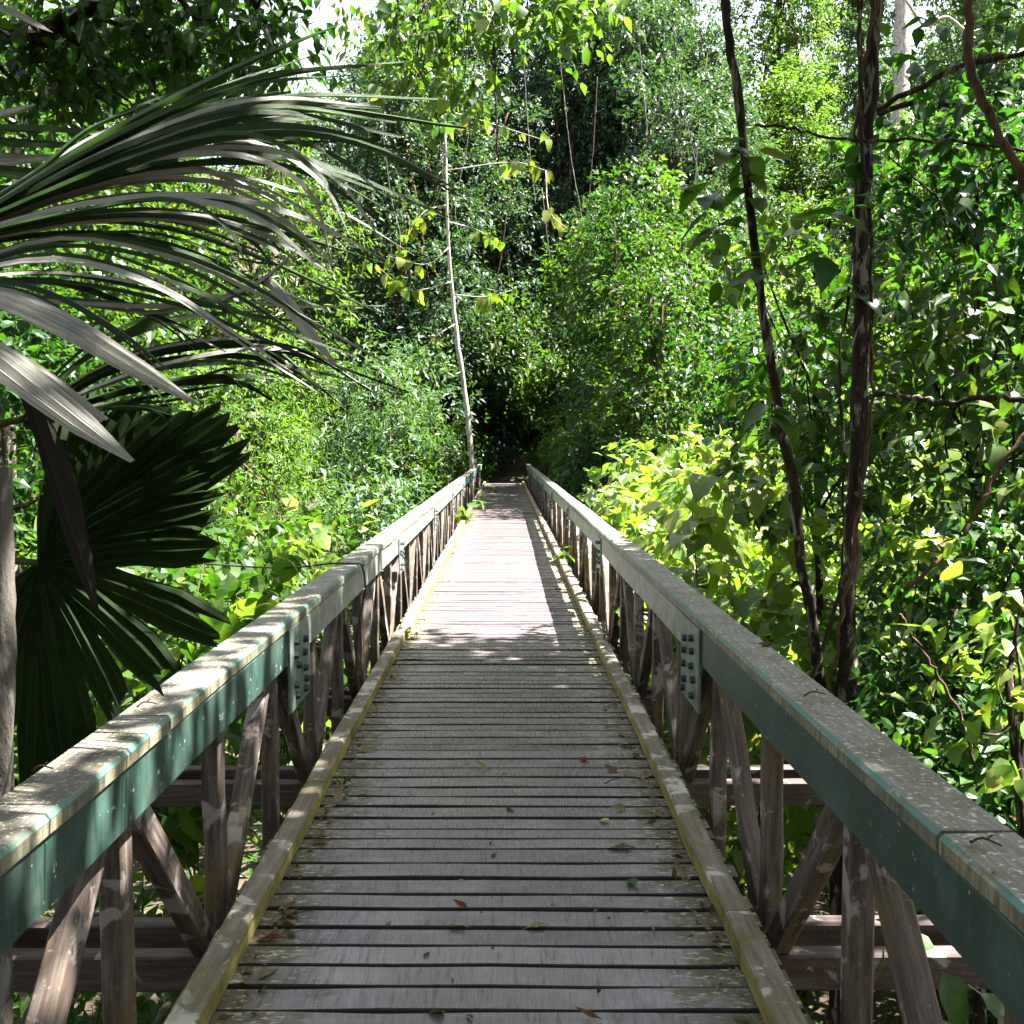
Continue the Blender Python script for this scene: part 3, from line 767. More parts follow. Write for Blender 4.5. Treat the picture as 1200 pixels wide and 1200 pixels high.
frond(at(-60, 275, 2.9), CROWN, [
    B([(-60, 275, 2.9), (120, 165, 2.75), (300, 95, 2.6), (462, 70, 2.55)], 0.055, up=away),
    B([(-60, 275, 2.9), (140, 170, 2.85), (320, 110, 2.8), (512, 107, 2.85)], 0.062, up=away),
    B([(-60, 275, 2.9), (140, 178, 2.95), (330, 128, 3.0), (515, 152, 3.1)], 0.07, up=under),
    B([(-60, 275, 2.9), (140, 190, 2.7), (300, 152, 2.6), (420, 172, 2.55), (525, 235, 2.55)], 0.06, 'blade', up=away),
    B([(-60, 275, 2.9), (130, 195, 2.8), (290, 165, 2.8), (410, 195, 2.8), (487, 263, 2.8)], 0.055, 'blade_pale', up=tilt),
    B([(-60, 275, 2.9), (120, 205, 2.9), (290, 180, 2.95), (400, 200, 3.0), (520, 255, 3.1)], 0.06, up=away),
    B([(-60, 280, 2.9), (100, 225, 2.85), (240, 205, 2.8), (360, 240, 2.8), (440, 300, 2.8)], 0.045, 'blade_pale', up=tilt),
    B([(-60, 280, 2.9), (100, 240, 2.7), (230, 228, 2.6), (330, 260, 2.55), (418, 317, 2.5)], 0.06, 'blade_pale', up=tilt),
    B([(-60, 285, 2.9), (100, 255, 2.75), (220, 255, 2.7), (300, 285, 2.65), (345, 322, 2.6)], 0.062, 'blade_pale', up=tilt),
    B([(-60, 285, 2.9), (90, 262, 3.0), (200, 270, 3.0), (300, 310, 3.0)], 0.05, up=under),
    B([(-60, 275, 2.9), (100, 180, 2.95), (240, 122, 3.0), (372, 104, 3.0)], 0.1, up=away, pleats=4),
    B([(-60, 275, 2.9), (110, 195, 3.05), (260, 150, 3.1), (410, 140, 3.15)], 0.1, up=away, pleats=4),
    B([(-60, 278, 2.9), (100, 205, 3.1), (240, 172, 3.15), (380, 180, 3.2)], 0.09, up=under, pleats=4),
    B([(-60, 270, 2.9), (80, 190, 3.1), (220, 130, 3.2), (380, 95, 3.3)], 0.06, up=away),
    B([(-60, 265, 2.9), (40, 205, 3.0), (130, 150, 3.1), (240, 120, 3.2)], 0.05, up=away),
])
frond(at(-90, 330, 2.6), CROWN, [
    B([(-90, 330, 2.6), (60, 285, 2.5), (200, 305, 2.45), (320, 365, 2.4), (425, 442, 2.4)], 0.034, up=under),
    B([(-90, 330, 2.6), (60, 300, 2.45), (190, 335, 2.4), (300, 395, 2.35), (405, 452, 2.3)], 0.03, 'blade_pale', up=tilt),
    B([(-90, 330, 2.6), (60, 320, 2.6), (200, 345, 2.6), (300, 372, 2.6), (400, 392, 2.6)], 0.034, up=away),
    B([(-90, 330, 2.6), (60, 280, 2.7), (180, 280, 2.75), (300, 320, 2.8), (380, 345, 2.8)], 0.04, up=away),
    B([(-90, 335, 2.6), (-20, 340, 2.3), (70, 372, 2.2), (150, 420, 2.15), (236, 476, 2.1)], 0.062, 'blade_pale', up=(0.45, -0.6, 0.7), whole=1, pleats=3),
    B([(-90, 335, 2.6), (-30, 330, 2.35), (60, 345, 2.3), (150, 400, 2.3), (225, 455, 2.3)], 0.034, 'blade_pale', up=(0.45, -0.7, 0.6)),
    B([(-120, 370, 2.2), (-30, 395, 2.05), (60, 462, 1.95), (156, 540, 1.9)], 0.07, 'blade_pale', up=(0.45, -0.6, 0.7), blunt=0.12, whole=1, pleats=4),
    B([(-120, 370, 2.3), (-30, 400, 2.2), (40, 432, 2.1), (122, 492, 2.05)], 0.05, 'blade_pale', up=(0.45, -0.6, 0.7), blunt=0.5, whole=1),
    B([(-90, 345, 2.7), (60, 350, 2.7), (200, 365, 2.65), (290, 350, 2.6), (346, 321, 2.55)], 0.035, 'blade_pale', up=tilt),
    B([(312, 322, 2.6), (335, 348, 2.58), (362, 385, 2.56), (394, 427, 2.55)], 0.04, 'blade_pale', up=(0.8, -0.6, 0.3), whole=1),
    B([(-90, 300, 2.8), (60, 262, 2.85), (180, 250, 2.9), (300, 262, 3.0), (430, 300, 3.1)], 0.036, up=under),
    B([(-90, 340, 2.9), (60, 330, 2.9), (180, 372, 2.9), (260, 412, 2.9)], 0.045, 'blade_dark', up=away),
])
frond(at(30, 490, 3.2), CROWN, [
    B([(30, 490, 3.2), (130, 425, 3.1), (250, 395, 3.0), (350, 402, 2.95), (442, 436, 2.9)], 0.06, 'blade_dark', up=away),
    B([(30, 490, 3.2), (140, 432, 3.2), (260, 408, 3.2), (350, 420, 3.2), (432, 456, 3.2)], 0.06, 'blade_dark', up=under),
    B([(30, 490, 3.2), (140, 445, 3.0), (250, 420, 2.9), (340, 418, 2.85), (430, 432, 2.8)], 0.04, 'blade_pale', up=tilt),
    B([(30, 495, 3.2), (140, 460, 3.25), (230, 445, 3.3), (300, 440, 3.3), (360, 450, 3.3)], 0.07, 'blade_dark', up=away),
    B([(30, 500, 3.2), (120, 475, 3.3), (200, 470, 3.3), (265, 475, 3.4)], 0.08, 'blade_dark', up=away),
    B([(30, 480, 3.2), (110, 410, 3.3), (220, 360, 3.4), (330, 345, 3.5)], 0.05, 'blade', up=under),
])
face = (-0.1, -0.95, 0.1)
HUB = (45, 660, 3.25)
def wedge(tip, width, dz=0.0, mat='blade_dark'):
    x, y_ = tip; m = (HUB[0] + (x - HUB[0]) * 0.5, HUB[1] + (y_ - HUB[1]) * 0.5 - 6, 3.25 + dz * 0.5 - 0.03)
    return B([HUB, m, (x, y_, 3.25 + dz)], width, mat, up=face, pleats=4, fold=0.5, taper=(0.08, 0.75, 0.85), blunt=0.75, ragged=0.03, n=10)
frond(at(*HUB), CROWN + (0.0, 0.1, -0.15), [
    wedge((205, 482), 0.17, 0.1), wedge((262, 487), 0.16, 0.12), wedge((278, 520), 0.15, 0.06), wedge((252, 556), 0.16, 0.03), wedge((250, 592), 0.15, 0.0),
    wedge((246, 638), 0.135, -0.03), wedge((246, 738), 0.14, -0.05), wedge((192, 795), 0.14, -0.08), wedge((140, 840), 0.11, -0.08),
    wedge((85, 905), 0.16, -0.05), wedge((36, 915), 0.13, 0.0), wedge((-30, 890), 0.16, 0.05), wedge((-90, 830), 0.16, 0.1), wedge((150, 470), 0.14, 0.15), wedge((90, 460), 0.14, 0.18)])
frond(at(-60, 150, 3.1), CROWN, [
    B([(-60, 150, 3.1), (0, 132, 3.0), (42, 122, 2.95)], 0.05, 'blade_pale', up=tilt),
    B([(-60, 150, 3.1), (30, 148, 3.2), (125, 155, 3.2)], 0.05, up=away), B([(-60, 155, 3.1), (20, 165, 3.2), (110, 170, 3.2)], 0.06, up=away),
    B([(-60, 175, 3.1), (10, 183, 3.2), (78, 182, 3.2)], 0.06, 'blade_pale', up=tilt), B([(-60, 190, 3.1), (30, 200, 3.2), (130, 205, 3.2)], 0.06, up=tilt),
    B([(-60, 215, 3.1), (20, 222, 3.2), (110, 215, 3.2)], 0.07, up=tilt), B([(-40, -5, 3.0), (15, 12, 2.95), (62, 38, 2.9)], 0.035, 'blade_pale', up=tilt)])
link('dead_leaf_base', blade_mesh('dead_leaf_base', [at(15, 420, 2.9), at(48, 520, 2.95), at(80, 620, 3.0), at(112, 715, 3.0)], 0.085, M['blade_dead'], up=(-0.5, -0.8, 0.2), pleats=2, fold=0.4, taper=(0.9, 1.0, 0.7), blunt=0.2, ragged=0.02), palm)
link('dead_leaf_base', blade_mesh('dead_leaf_base', [at(15, 440, 3.05), at(60, 520, 3.05), at(85, 600, 3.05), at(100, 680, 3.1)], 0.055, M['blade_dead'], up=face, pleats=1, fold=0.5, taper=(0.9, 1.0, 0.6), blunt=0.12), palm)
link('trunk', tube_mesh('trunk', spline([(-2.35, 3.3, -2.7), (-2.3, 3.25, -1), (-2.35, 3.2, 0.3), (-2.35, 3.2, 1.25)], 16) - PB, np.linspace(0.11, 0.085, 16), M['bark_dark'], 12, 0.05), palm)
sp_ = [at(4, 548, 2.5), at(4, 640, 2.5), at(6, 760, 2.5), at(2, 900, 2.52), at(0, 1300, 2.6), at(-5, 2200, 2.8)]
sp_[-1][2] = -2.7
tag(link('broken_stem', tube_mesh('broken_stem', spline(sp_, 30), np.linspace(0.02, 0.03, 30), M['bark_grey'], 9, 0.06)), 'pale grey broken stem standing at the left edge below the palm', 'stem')

# ------------------------------------------------------------------ slender trees on the right
def tree_named(name, label, path, rad, mat, canopy, seed, extra_blobs=(), leafkey='deep', n_obj=60, n_stuff=2500, lsize=0.15, canopy_n=3000, group=None):
    pass
def slender(name, label, pts, rads, mat, seed, cat='tree', knob=0.16, group=None):
    pts = np.asarray(pts, float); base = pts[0].copy(); base[2] = gz(base[0], base[1])
    root = thing(name, label, cat, base, group)
    P = spline(np.vstack([base - (0, 0, 0.2), pts[1:] if abs(pts[0][2] - base[2]) < 0.5 else pts]), 44)
    P[1:, :2] += np.random.default_rng(seed).normal(0, 0.009, (43, 2))
    link('trunk', tube_mesh('trunk', P - base, np.interp(np.linspace(0, 1, 44), np.linspace(0, 1, len(rads)), rads), M[mat], 10, knob, seed), root)
    return root, base, P
def crown_on(root, base, blobs, n, lsize, mat, seed, limbs=None, kind='oval', droop=0.4, sprig=7):
    r = np.random.default_rng(seed)
    blobs = [(np.asarray(c, float), np.asarray(ra, float)) for c, ra in blobs]
    if limbs is not None:
        tubes = []
        for b, ra in blobs:
            m = (limbs + b) / 2 + r.normal(0, 0.15, 3)
            tubes.append((spline([limbs, m, b], 8) - base, np.linspace(0.035, 0.01, 8)))
        link('limbs', join_tubes('limbs', tubes, M['bark_dark']), root)
    P, d, u = blob_leaves(blobs, n, r, droop, 0.15, sprig, lsize * 0.9)
    link('crown', leaves_mesh('crown', P - base, d, u, lsize * (0.6 + 0.7 * r.random(len(P))), kind, M[mat]), root)['kind'] = 'stuff'

t1, b1, p1 = slender('slender_tree', 'thin dark leaning trunk, left of the two in front of the right bank', [at(985, 1000, 6.9), at(960, 790, 6.9), at(935, 620, 6.9), at(905, 430, 6.95), at(882, 270, 7.0), at(862, 100, 7.0), at(850, 0, 7.0), at(842, -120, 7.0), (2.0, 7.2, 6.6)],
                     [0.036, 0.034, 0.028, 0.03, 0.028], 'bark_dark', 1)
crown_on(t1, b1, [((3.2, 7.4, 6.9), (0.9, 1.3, 0.8)), ((3.6, 8.0, 7.4), (1.1, 1.4, 0.8)), ((3.3, 6.6, 7.5), (0.9, 1.2, 0.8))], 4200, 0.2, 'deep', 11, np.array([2.0, 7.2, 6.4]))
t2, b2, p2 = slender('slender_tree', 'thicker dark lichen spotted trunk wound with vines, right of the two', [at(985, 1000, 6.6), at(990, 800, 6.6), at(996, 640, 6.6), at(1008, 430, 6.6), at(1012, 280, 6.6), at(1018, 120, 6.6), at(1027, 0, 6.6), at(1034, -150, 6.6), (2.6, 6.6, 7.2)],
                     [0.05, 0.06, 0.044, 0.04, 0.04, 0.036], 'bark_dark', 2)
crown_on(t2, b2, [((3.9, 5.6, 6.8), (1.05, 1.3, 0.9)), ((4.4, 6.6, 7.4), (1.2, 1.4, 0.9)), ((4.0, 4.2, 7.2), (1.05, 1.3, 0.9)), ((3.9, 3.0, 6.9), (1.0, 1.3, 0.8)), ((4.6, 3.4, 7.6), (1.3, 1.4, 0.9)), ((3.9, 1.6, 7.1), (1.05, 1.3, 0.9)), ((4.5, 5.0, 7.8), (1.2, 1.3, 0.8)), ((3.9, 0.2, 7.0), (1.05, 1.3, 0.9))],
         15000, 0.2, 'deep', 12, np.array([2.6, 6.6, 6.9]))
# vines wound on and beside the trunk
def vine(pts, r0, label, seed, mat='bark_dark', group=None, n=40):
    P = spline(pts, n); P[1:-1] += np.random.default_rng(seed).normal(0, 0.008, (n - 2, 3))
    return tag(link('vine', tube_mesh('vine', P, r0, M[mat], 6, 0.08, seed)), label, 'vine', group)
a = np.linspace(0, 1, 26)
hel = np.stack([np.interp(a, np.linspace(0, 1, 44), p2[:, i]) for i in range(3)], 1)
hel += np.stack([0.075 * np.cos(a * 14), 0.075 * np.sin(a * 14), 0 * a], 1)
vine(hel, 0.011, 'thin pale vine twisting up the thicker dark trunk', 3, 'bark_brown', n=90)
vine([at(940, 830, 6.4), at(985, 690, 6.4), at(1008, 560, 6.45), at(1016, 440, 6.5), at(1020, 300, 6.5), at(1012, 160, 6.5), at(1008, 40, 6.5), at(1012, -120, 6.5), (2.6, 6.6, 7.0)], 0.012, 'long straight vine climbing right beside the thicker dark trunk', 4)
vine([at(985, 720, 6.8), at(990, 560, 6.8), at(985, 430, 6.8), at(1000, 300, 6.8), at(1008, 100, 6.8), at(1022, -100, 6.8), (2.6, 6.6, 7.0)], 0.009, 'slim hanging vine just left of the thicker dark trunk', 5)
vine([at(1128, -60, 5.5), at(1136, 20, 5.5), at(1138, 80, 5.5), at(1160, 140, 5.5), at(1195, 205, 5.5), at(1260, 330, 5.5), at(1300, 600, 5.6), at(1290, 1000, 5.8)], 0.024, 'thick curved brown liana hanging at the upper right corner', 6, 'bark_brown')
vine([at(885, 146, 6.9), at(930, 150, 6.8), at(1000, 165, 6.6), at(1090, 163, 6.4), at(1210, 178, 6.2), at(1330, 200, 6.2)], 0.009, 'thin branch stretched level across between the right trunks', 7)
vine([at(1025, 460, 6.6), at(1060, 466, 6.3), at(1110, 472, 6.0), at(1150, 466, 5.8), at(1215, 470, 5.6), at(1330, 480, 5.6)], 0.017, 'bare dark branch reaching level from the thicker trunk to the right edge', 8)
vine([at(1060, 690, 6.5), at(1110, 650, 6.5), at(1150, 590, 6.5), at(1175, 540, 6.5), at(1230, 480, 6.5), at(1300, 400, 6.5)], 0.013, 'slanting brown liana low among leaves at the right edge', 9, 'bark_brown')
vine([at(1070, 120, 6.0), at(1030, 130, 6.2), at(1080, 100, 6.0), at(1130, 75, 6.0), at(1230, 60, 6.0), at(1320, 50, 6.0)], 0.016, 'dark leafy bough arching near the top of right edge', 10)
vine([at(1165, 1050, 5.8), at(1150, 930, 5.8), at(1120, 830, 5.8), at(1080, 765, 5.8), at(1055, 720, 5.8)], 0.009, 'thin grey shoot among leaves behind the right handrail', 11, 'bark_brown')

# leaves on the two slender trunks (broad leaves round the crotch, etc.)
def sprig(root, base, spots, key, size, seed):
    r = np.random.default_rng(seed)
    for (x, y_, d_), n in spots:
        c = at(x, y_, d_)
        for _ in range(n):
            a_ = r.random() * 6.28; dr = np.array([math.cos(a_), math.sin(a_), r.normal(-0.25, 0.25)])
            place_leaf(root, c + r.normal(0, 0.05, 3), dr, np.array([0, 0, 1.0]) + r.normal(0, 0.3, 3), size * r.uniform(0.7, 1.2), key, r, base)
sprig(t1, b1, [((868, 175, 6.9), 9), ((830, 235, 6.95), 6), ((875, 205, 6.9), 6), ((845, 270, 6.9), 6), ((890, 310, 6.9), 5), ((905, 480, 6.8), 5)], 'mid', 0.24, 1)
sprig(t2, b2, [((1000, 195, 6.5), 5), ((985, 245, 6.5), 6), ((1010, 330, 6.6), 4), ((960, 300, 6.6), 4)], 'deep', 0.22, 2)

# right-hand understory trees: dark glossy leaves, lit ones among them
RT = [
    # label, base px/depth, blobs [(px,py,depth,(rx,ry,rz))], mat, second, size, nobj, nstuff
    ('dark broadleaved tree filling the upper right beside the curved liana', (1120, 900, 8.0), [(1090, 170, 8.2, (0.75, 0.7, 0.6)), (1180, 130, 8, (0.8, 0.8, 0.6)), (1110, 290, 8.4, (0.7, 0.8, 0.5)), (1200, 250, 8, (0.8, 0.8, 0.7))], 'deep', 'mid', 0.17, 160, 1400),
    ('glossy leaved tree on the right edge at mid height behind the bare branch', (1180, 950, 7.4), [(1160, 400, 7.6, (0.8, 0.8, 0.55)), (1080, 390, 8, (0.6, 0.8, 0.5)), (1200, 520, 7.2, (0.7, 0.7, 0.5)), (1080, 520, 7.8, (0.55, 0.7, 0.4))], 'mid', 'lime', 0.16, 170, 1300),
    ('low leafy shrub right of the thicker trunk, above the handrail', (1090, 1000, 7.0), [(1090, 640, 7.2, (0.7, 0.7, 0.5)), (1180, 660, 6.8, (0.7, 0.7, 0.5)), (1060, 760, 7.0, (0.6, 0.7, 0.45)), (1150, 800, 6.6, (0.7, 0.7, 0.45))], 'deep', 'mid', 0.12, 160, 1700),
    ('leafy sapling standing between the two dark trunks', (940, 950, 8.6), [(960, 440, 8.8, (0.6, 0.8, 0.5)), (940, 560, 8.6, (0.5, 0.7, 0.6)), (930, 330, 9, (0.6, 0.8, 0.5)), (990, 520, 8.8, (0.5, 0.7, 0.5))], 'mid', 'lime', 0.17, 150, 1000),
    ('dark shrub behind the right handrail low at the edge', (1150, 1100, 5.6), [(1130, 900, 6.2, (0.6, 0.7, 0.4)), (1190, 950, 5.8, (0.5, 0.6, 0.45)), (1050, 880, 6.6, (0.6, 0.7, 0.4))], 'deep', 'lime', 0.13, 120, 2200),
    ('bright sprig of pale leaves at the right edge above the handrail', (1220, 1000, 5.2), [(1175, 740, 5.2, (0.22, 0.3, 0.22)), (1170, 850, 5.1, (0.2, 0.3, 0.12)), (1200, 790, 5.2, (0.2, 0.3, 0.15))], 'lime', 'fresh', 0.13, 60, 60),
]
for k, (lab, bp, bl, mat, sec, size, no, ns) in enumerate(RT):
    b = at(*bp); b[2] = gz(b[0], b[1])
    blobs = [(at(x, y_, d_), ra) for x, y_, d_, ra in bl]
    top = np.mean([c for c, _ in blobs], 0)
    plant('understory_tree', lab, 'tree', b, blobs, mat, size, no, ns, 200 + k, stem='bark_dark', trunk=[b, (b * 0.5 + top * 0.5) + (0.1, 0, 0), top], trunk_r=(0.05, 0.02), stem_r=0.016, second=sec, stuff_scale=0.85)

# large leaves poking through the right truss
sh = at(1130, 1185, 3.4); bb = np.array([sh[0] + 0.2, sh[1], gz(sh[0], sh[1])])
lowp = thing('broadleaf_seedling', 'seedling with big glossy green leaves under the right handrail, bottom corner', 'plant', bb)
rs = np.random.default_rng(5)
link('stems', join_tubes('stems', [(spline([np.zeros(3), (sh - bb) * 0.6, sh - bb], 8), 0.012), (spline([(sh - bb) * 0.7, at(1050, 1150, 3.5) - bb], 6), 0.006), (spline([(sh - bb) * 0.8, at(1165, 1190, 3.3) - bb], 6), 0.006)], M['stem']), lowp)
for (x, y_, d_), dr, upv, s_ in [((1105, 1140, 3.35), (0.25, -0.3, -0.6), (0.2, -0.6, 0.6), 0.2), ((1035, 1120, 3.55), (-0.1, -0.1, -1), (0.9, -0.5, 0.1), 0.13), ((1150, 1165, 3.3), (0.5, -0.3, -0.35), (0.1, -0.4, 0.9), 0.2),
                               ((1100, 1195, 3.3), (0.1, -0.5, -0.3), (0, -0.4, 0.9), 0.2), ((1070, 1090, 3.7), (-0.4, 0, 0.2), (0, -0.3, 1), 0.13), ((1095, 1110, 3.6), (-0.5, 0.1, 0.2), (0, -0.3, 1), 0.13), ((1170, 1190, 3.2), (0.2, -0.3, -0.2), (0.1, -0.4, 0.9), 0.2), ((1065, 1070, 3.8), (0.2, 0, 0.5), (-0.2, -0.5, 0.6), 0.1)]:
    place_leaf(lowp, at(x, y_, d_), np.array(dr, float), np.array(upv, float), s_, 'mid', rs, bb)

# ------------------------------------------------------------------ lime shrubs along the right rail
LS = [(2.2, 10.0, 1.15), (2.35, 9.2, 1.1), (3.7, 9.0, 1.25), (2.2, 11.2, 1.3), (3.6, 11.6, 1.55), (2.15, 13.6, 1.35), (3.4, 14.5, 1.7), (2.1, 16.5, 1.45), (3.2, 18.0, 1.7), (4.8, 12.6, 1.5), (3.3, 8.0, 0.65)]
LL = ['lime leaved shrub nearest the viewer over the right handrail', 'lime leaved shrub behind the nearest one, hugging the right handrail', 'lime leaved shrub behind the left dark trunk',
      'yellow green shrub midway along the right handrail', 'tall yellow green shrub behind the midway shrub, below the dark tree', 'yellow green shrub touching the right handrail past the midway shrub',
      'tallest lime shrub in the bank, with pale leaves at its top', 'small far lime shrub against the right handrail', 'farthest lime shrub below the dark leafy tree', 'lime shrub spreading right behind the two dark trunks', 'low lime shrub at the foot of the thicker dark trunk']
for k, (x, y_, top) in enumerate(LS):
    z0 = float(gz(x, y_)); r = np.random.default_rng(400 + k)
    blobs = [((x + r.normal(0, 0.35), y_ + r.normal(0, 0.5), top - 0.2 - 0.45 * j + r.normal(0, 0.1)), (0.6 + 0.15 * j, 0.75, 0.38)) for j in range(4)]
    blobs.append(((x, y_, -1.2), (0.9, 1.0, 0.7)))
    plant('lime_shrub', LL[k], 'shrub', (x, y_, z0), blobs, 'lime', 0.23 if y_ < 12 else 0.27, 280, 600, 420 + k, group='lime leaved shrubs along the right handrail', stems=8, second='yellow', stuff_mat='lime', stuff_scale=0.75, upbias=(-0.3, -0.5, 0.5))

# left: broad pale leaves beside the rail, then bushes
LB = [((-2.25, 7.6), 1.02, 'fresh', 0.26, 'pale broad leaved plant rising behind the left handrail splice'), ((-2.1, 9.6), 1.0, 'fresh', 0.26, 'broad leaved plant next to the left handrail past the cable'),
      ((-3.1, 8.8), 1.0, 'mid', 0.2, 'green leafy shrub between the palm and the left handrail'), ((-2.1, 12.5), 0.95, 'lime', 0.2, 'yellow tipped shrub brushing the left handrail halfway along'),
      ((-2.6, 5.6), 0.0, 'mid', 0.15, 'low green shrub below the dark palm fan'), ((-3.9, 7.0), 0.5, 'mid', 0.16, 'green shrub behind the dark palm fan'), ((-2.9, 11.0), 1.2, 'mid', 0.16, 'leafy shrub behind the broad leaved plant at left')]
for k, ((x, y_), top, mat, size, lab) in enumerate(LB):
    z0 = float(gz(x, y_)); r = np.random.default_rng(500 + k)
    blobs = [((x + r.normal(0, 0.3), y_ + r.normal(0, 0.4), top - 0.3 - 0.5 * j), (0.5 + 0.1 * j, 0.6, 0.35)) for j in range(4)]
    plant('leafy_shrub', lab, 'shrub', (x, y_, z0), blobs, mat, size, 110, 900, 520 + k, stems=6, stuff_mat='mid', second='lime', stuff_scale=0.7)

# ------------------------------------------------------------------ middle-distance bushes and trees (joined crowns)
def bush(name, label, x, y_, top, rx, ry, n, lsize, mat, seed, group=None, z0=None, kind='quad', cat='bush', trunk_h=None, nblob=9, mat2=None, droop=0.3, low=0.12, open_=1.0):
    r = np.random.default_rng(seed)
    g = float(gz(x, y_)) if z0 is None else z0
    root = thing(name, label, cat, (x, y_, g), group)
    H = top - g
    blobs = []
    for i in range(nblob):
        h = low + (0.92 - low) * (i + r.random()) / nblob
        wdt = math.sin(math.pi * min(0.97, max(0.16, h * 0.82 + 0.12))) ** 0.7
        a_ = i * 2.399 + r.normal(0, 0.4); rr = math.sqrt(r.random()) * 0.85
        blobs.append((np.array([x + rx * wdt * rr * math.cos(a_), y_ + ry * wdt * rr * math.sin(a_), g + H * h]), np.array([rx * 0.48 * (0.6 + 0.5 * wdt), ry * 0.48 * (0.6 + 0.5 * wdt), max(0.35, H / nblob * 1.25)]) * r.uniform(0.75, 1.2) * open_))
    base = np.array([x, y_, g])
    pts = spline([(0, 0, -0.3), (r.normal(0, 0.05) * H * 0.3, r.normal(0, 0.02) * H, H * 0.45), (r.normal(0, 0.06) * H * 0.4, 0, H * 0.88)], 10)
    tr = max(0.03, H * 0.011)
    link('trunk', tube_mesh('trunk', pts, np.linspace(tr, tr * 0.3, 10), M['bark_brown'], 7, 0.05, seed), root)
    tubes = []
    for b, ra in blobs:
        s = pts[int(r.integers(3, 9))]; e = b - base
        tubes.append((spline([s, (s + e) / 2 + r.normal(0, 0.05, 3) * H * 0.3, e], 5), np.linspace(tr * 0.5, tr * 0.15, 5)))
    link('limbs', join_tubes('limbs', tubes, M['bark_brown'], 4), root)
    P, d, u = blob_leaves(blobs, n, r, droop, 0.5, 9, lsize * 1.1, gaps=0.34 * min(rx * 1.3, 3.2))
    link('crown', leaves_mesh('crown', P - base, d, u, lsize * (0.55 + 0.8 * r.random(len(P))), kind, M[mat]), root)['kind'] = 'stuff'
    return root

# left middle distance
bush('bush', 'rounded blue green bush beyond the left handrail, below the pale sapling', -3.3, 30, 4.4, 2.2, 2.2, 9000, 0.22, 'silver', 601, kind='slim')
bush('bush', 'dense bush at far left end of the bridge with lit tip', -4.2, 37, 5.6, 2.2, 2.2, 8000, 0.25, 'silver', 602)
bush('bush', 'fine leaved bright bush behind the broad leaved plants at left', -5.2, 20, 2.6, 2.4, 2.0, 9000, 0.17, 'fresh', 603, kind='slim')
bush('bush', 'low bush beside the left handrail two thirds along', -2.4, 21, 1.5, 1.1, 2.0, 6000, 0.16, 'silver', 604)
bush('bush', 'green bush beside the left handrail near far end', -2.6, 29, 2.0, 1.2, 2.4, 5000, 0.2, 'mid', 605)
bush('bush', 'small bush against the left far end of handrail', -2.3, 40, 2.6, 1.0, 2.0, 3600, 0.22, 'mid', 606)
bush('bush', 'bright lacy bush seen under the drooping palm tips', -6.0, 25, 4.2, 2.2, 2.2, 9000, 0.2, 'fresh', 607)
bush('bush', 'low bright bush behind dark palm fan', -5.2, 13, 0.9, 1.9, 1.6, 6000, 0.15, 'fresh', 608)
bush('tree', 'yellow green tree behind the palm blades at left', -8.6, 20, 8.0, 2.6, 2.4, 9000, 0.24, 'mid', 609, kind='oval', cat='tree')
bush('tree', 'green tree at the left edge behind the palm', -6.8, 13.5, 6.2, 2.2, 2.0, 8000, 0.19, 'deep', 610, kind='oval', cat='tree')
bush('tree', 'tall bright tree below the white sky patch', -9.3, 42, 17.0, 3.0, 3.0, 12000, 0.36, 'fresh', 611, kind='slim', cat='tree', nblob=14)
bush('tree', 'tall bright tree left of the sky patch, behind the palm tips', -14.8, 44, 20.0, 4.2, 3.0, 13000, 0.38, 'mid', 612, cat='tree', nblob=14)
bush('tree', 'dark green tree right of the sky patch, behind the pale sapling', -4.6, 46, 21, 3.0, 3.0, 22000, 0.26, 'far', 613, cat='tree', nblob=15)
# right middle distance
bush('tree', 'dense leafy tree right of the bridge end with sunlit left top', 4.4, 31.5, 9.4, 2.5, 4.0, 28000, 0.21, 'mid', 621, kind='oval', cat='tree', nblob=16, open_=1.15)
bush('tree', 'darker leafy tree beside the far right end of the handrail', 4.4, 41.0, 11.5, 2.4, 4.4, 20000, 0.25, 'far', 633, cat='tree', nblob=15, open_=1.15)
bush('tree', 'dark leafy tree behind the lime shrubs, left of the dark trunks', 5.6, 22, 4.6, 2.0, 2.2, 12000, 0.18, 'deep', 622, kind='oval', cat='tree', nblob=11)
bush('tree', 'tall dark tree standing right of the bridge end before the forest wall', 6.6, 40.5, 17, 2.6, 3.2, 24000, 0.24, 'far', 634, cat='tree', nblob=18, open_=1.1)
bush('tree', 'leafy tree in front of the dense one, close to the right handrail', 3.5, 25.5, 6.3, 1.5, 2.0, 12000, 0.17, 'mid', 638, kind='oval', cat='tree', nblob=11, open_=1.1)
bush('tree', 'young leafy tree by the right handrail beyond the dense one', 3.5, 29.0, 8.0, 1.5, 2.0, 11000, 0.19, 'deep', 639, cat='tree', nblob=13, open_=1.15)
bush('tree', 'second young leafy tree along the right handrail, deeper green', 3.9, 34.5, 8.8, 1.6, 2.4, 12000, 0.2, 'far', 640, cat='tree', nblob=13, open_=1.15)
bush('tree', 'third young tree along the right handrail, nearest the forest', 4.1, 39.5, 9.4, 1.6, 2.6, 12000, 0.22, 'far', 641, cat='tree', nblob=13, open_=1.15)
bush('bush', 'pale leaved bush beside the right handrail near far end', 2.5, 31, 2.2, 1.1, 2.6, 6000, 0.2, 'silver', 623)
bush('bush', 'bush against the right far end of handrail', 2.2, 41, 2.6, 0.9, 2.0, 3600, 0.22, 'mid', 624)
bush('bush', 'bush past the lime shrubs beside the right handrail', 2.6, 22.5, 1.7, 1.2, 2.2, 6000, 0.18, 'mid', 625)
bush('tree', 'green tree on the right bank behind both dark trunks', 7.0, 17, 4.8, 2.2, 2.2, 10000, 0.17, 'mid', 626, kind='oval', cat='tree', nblob=10)
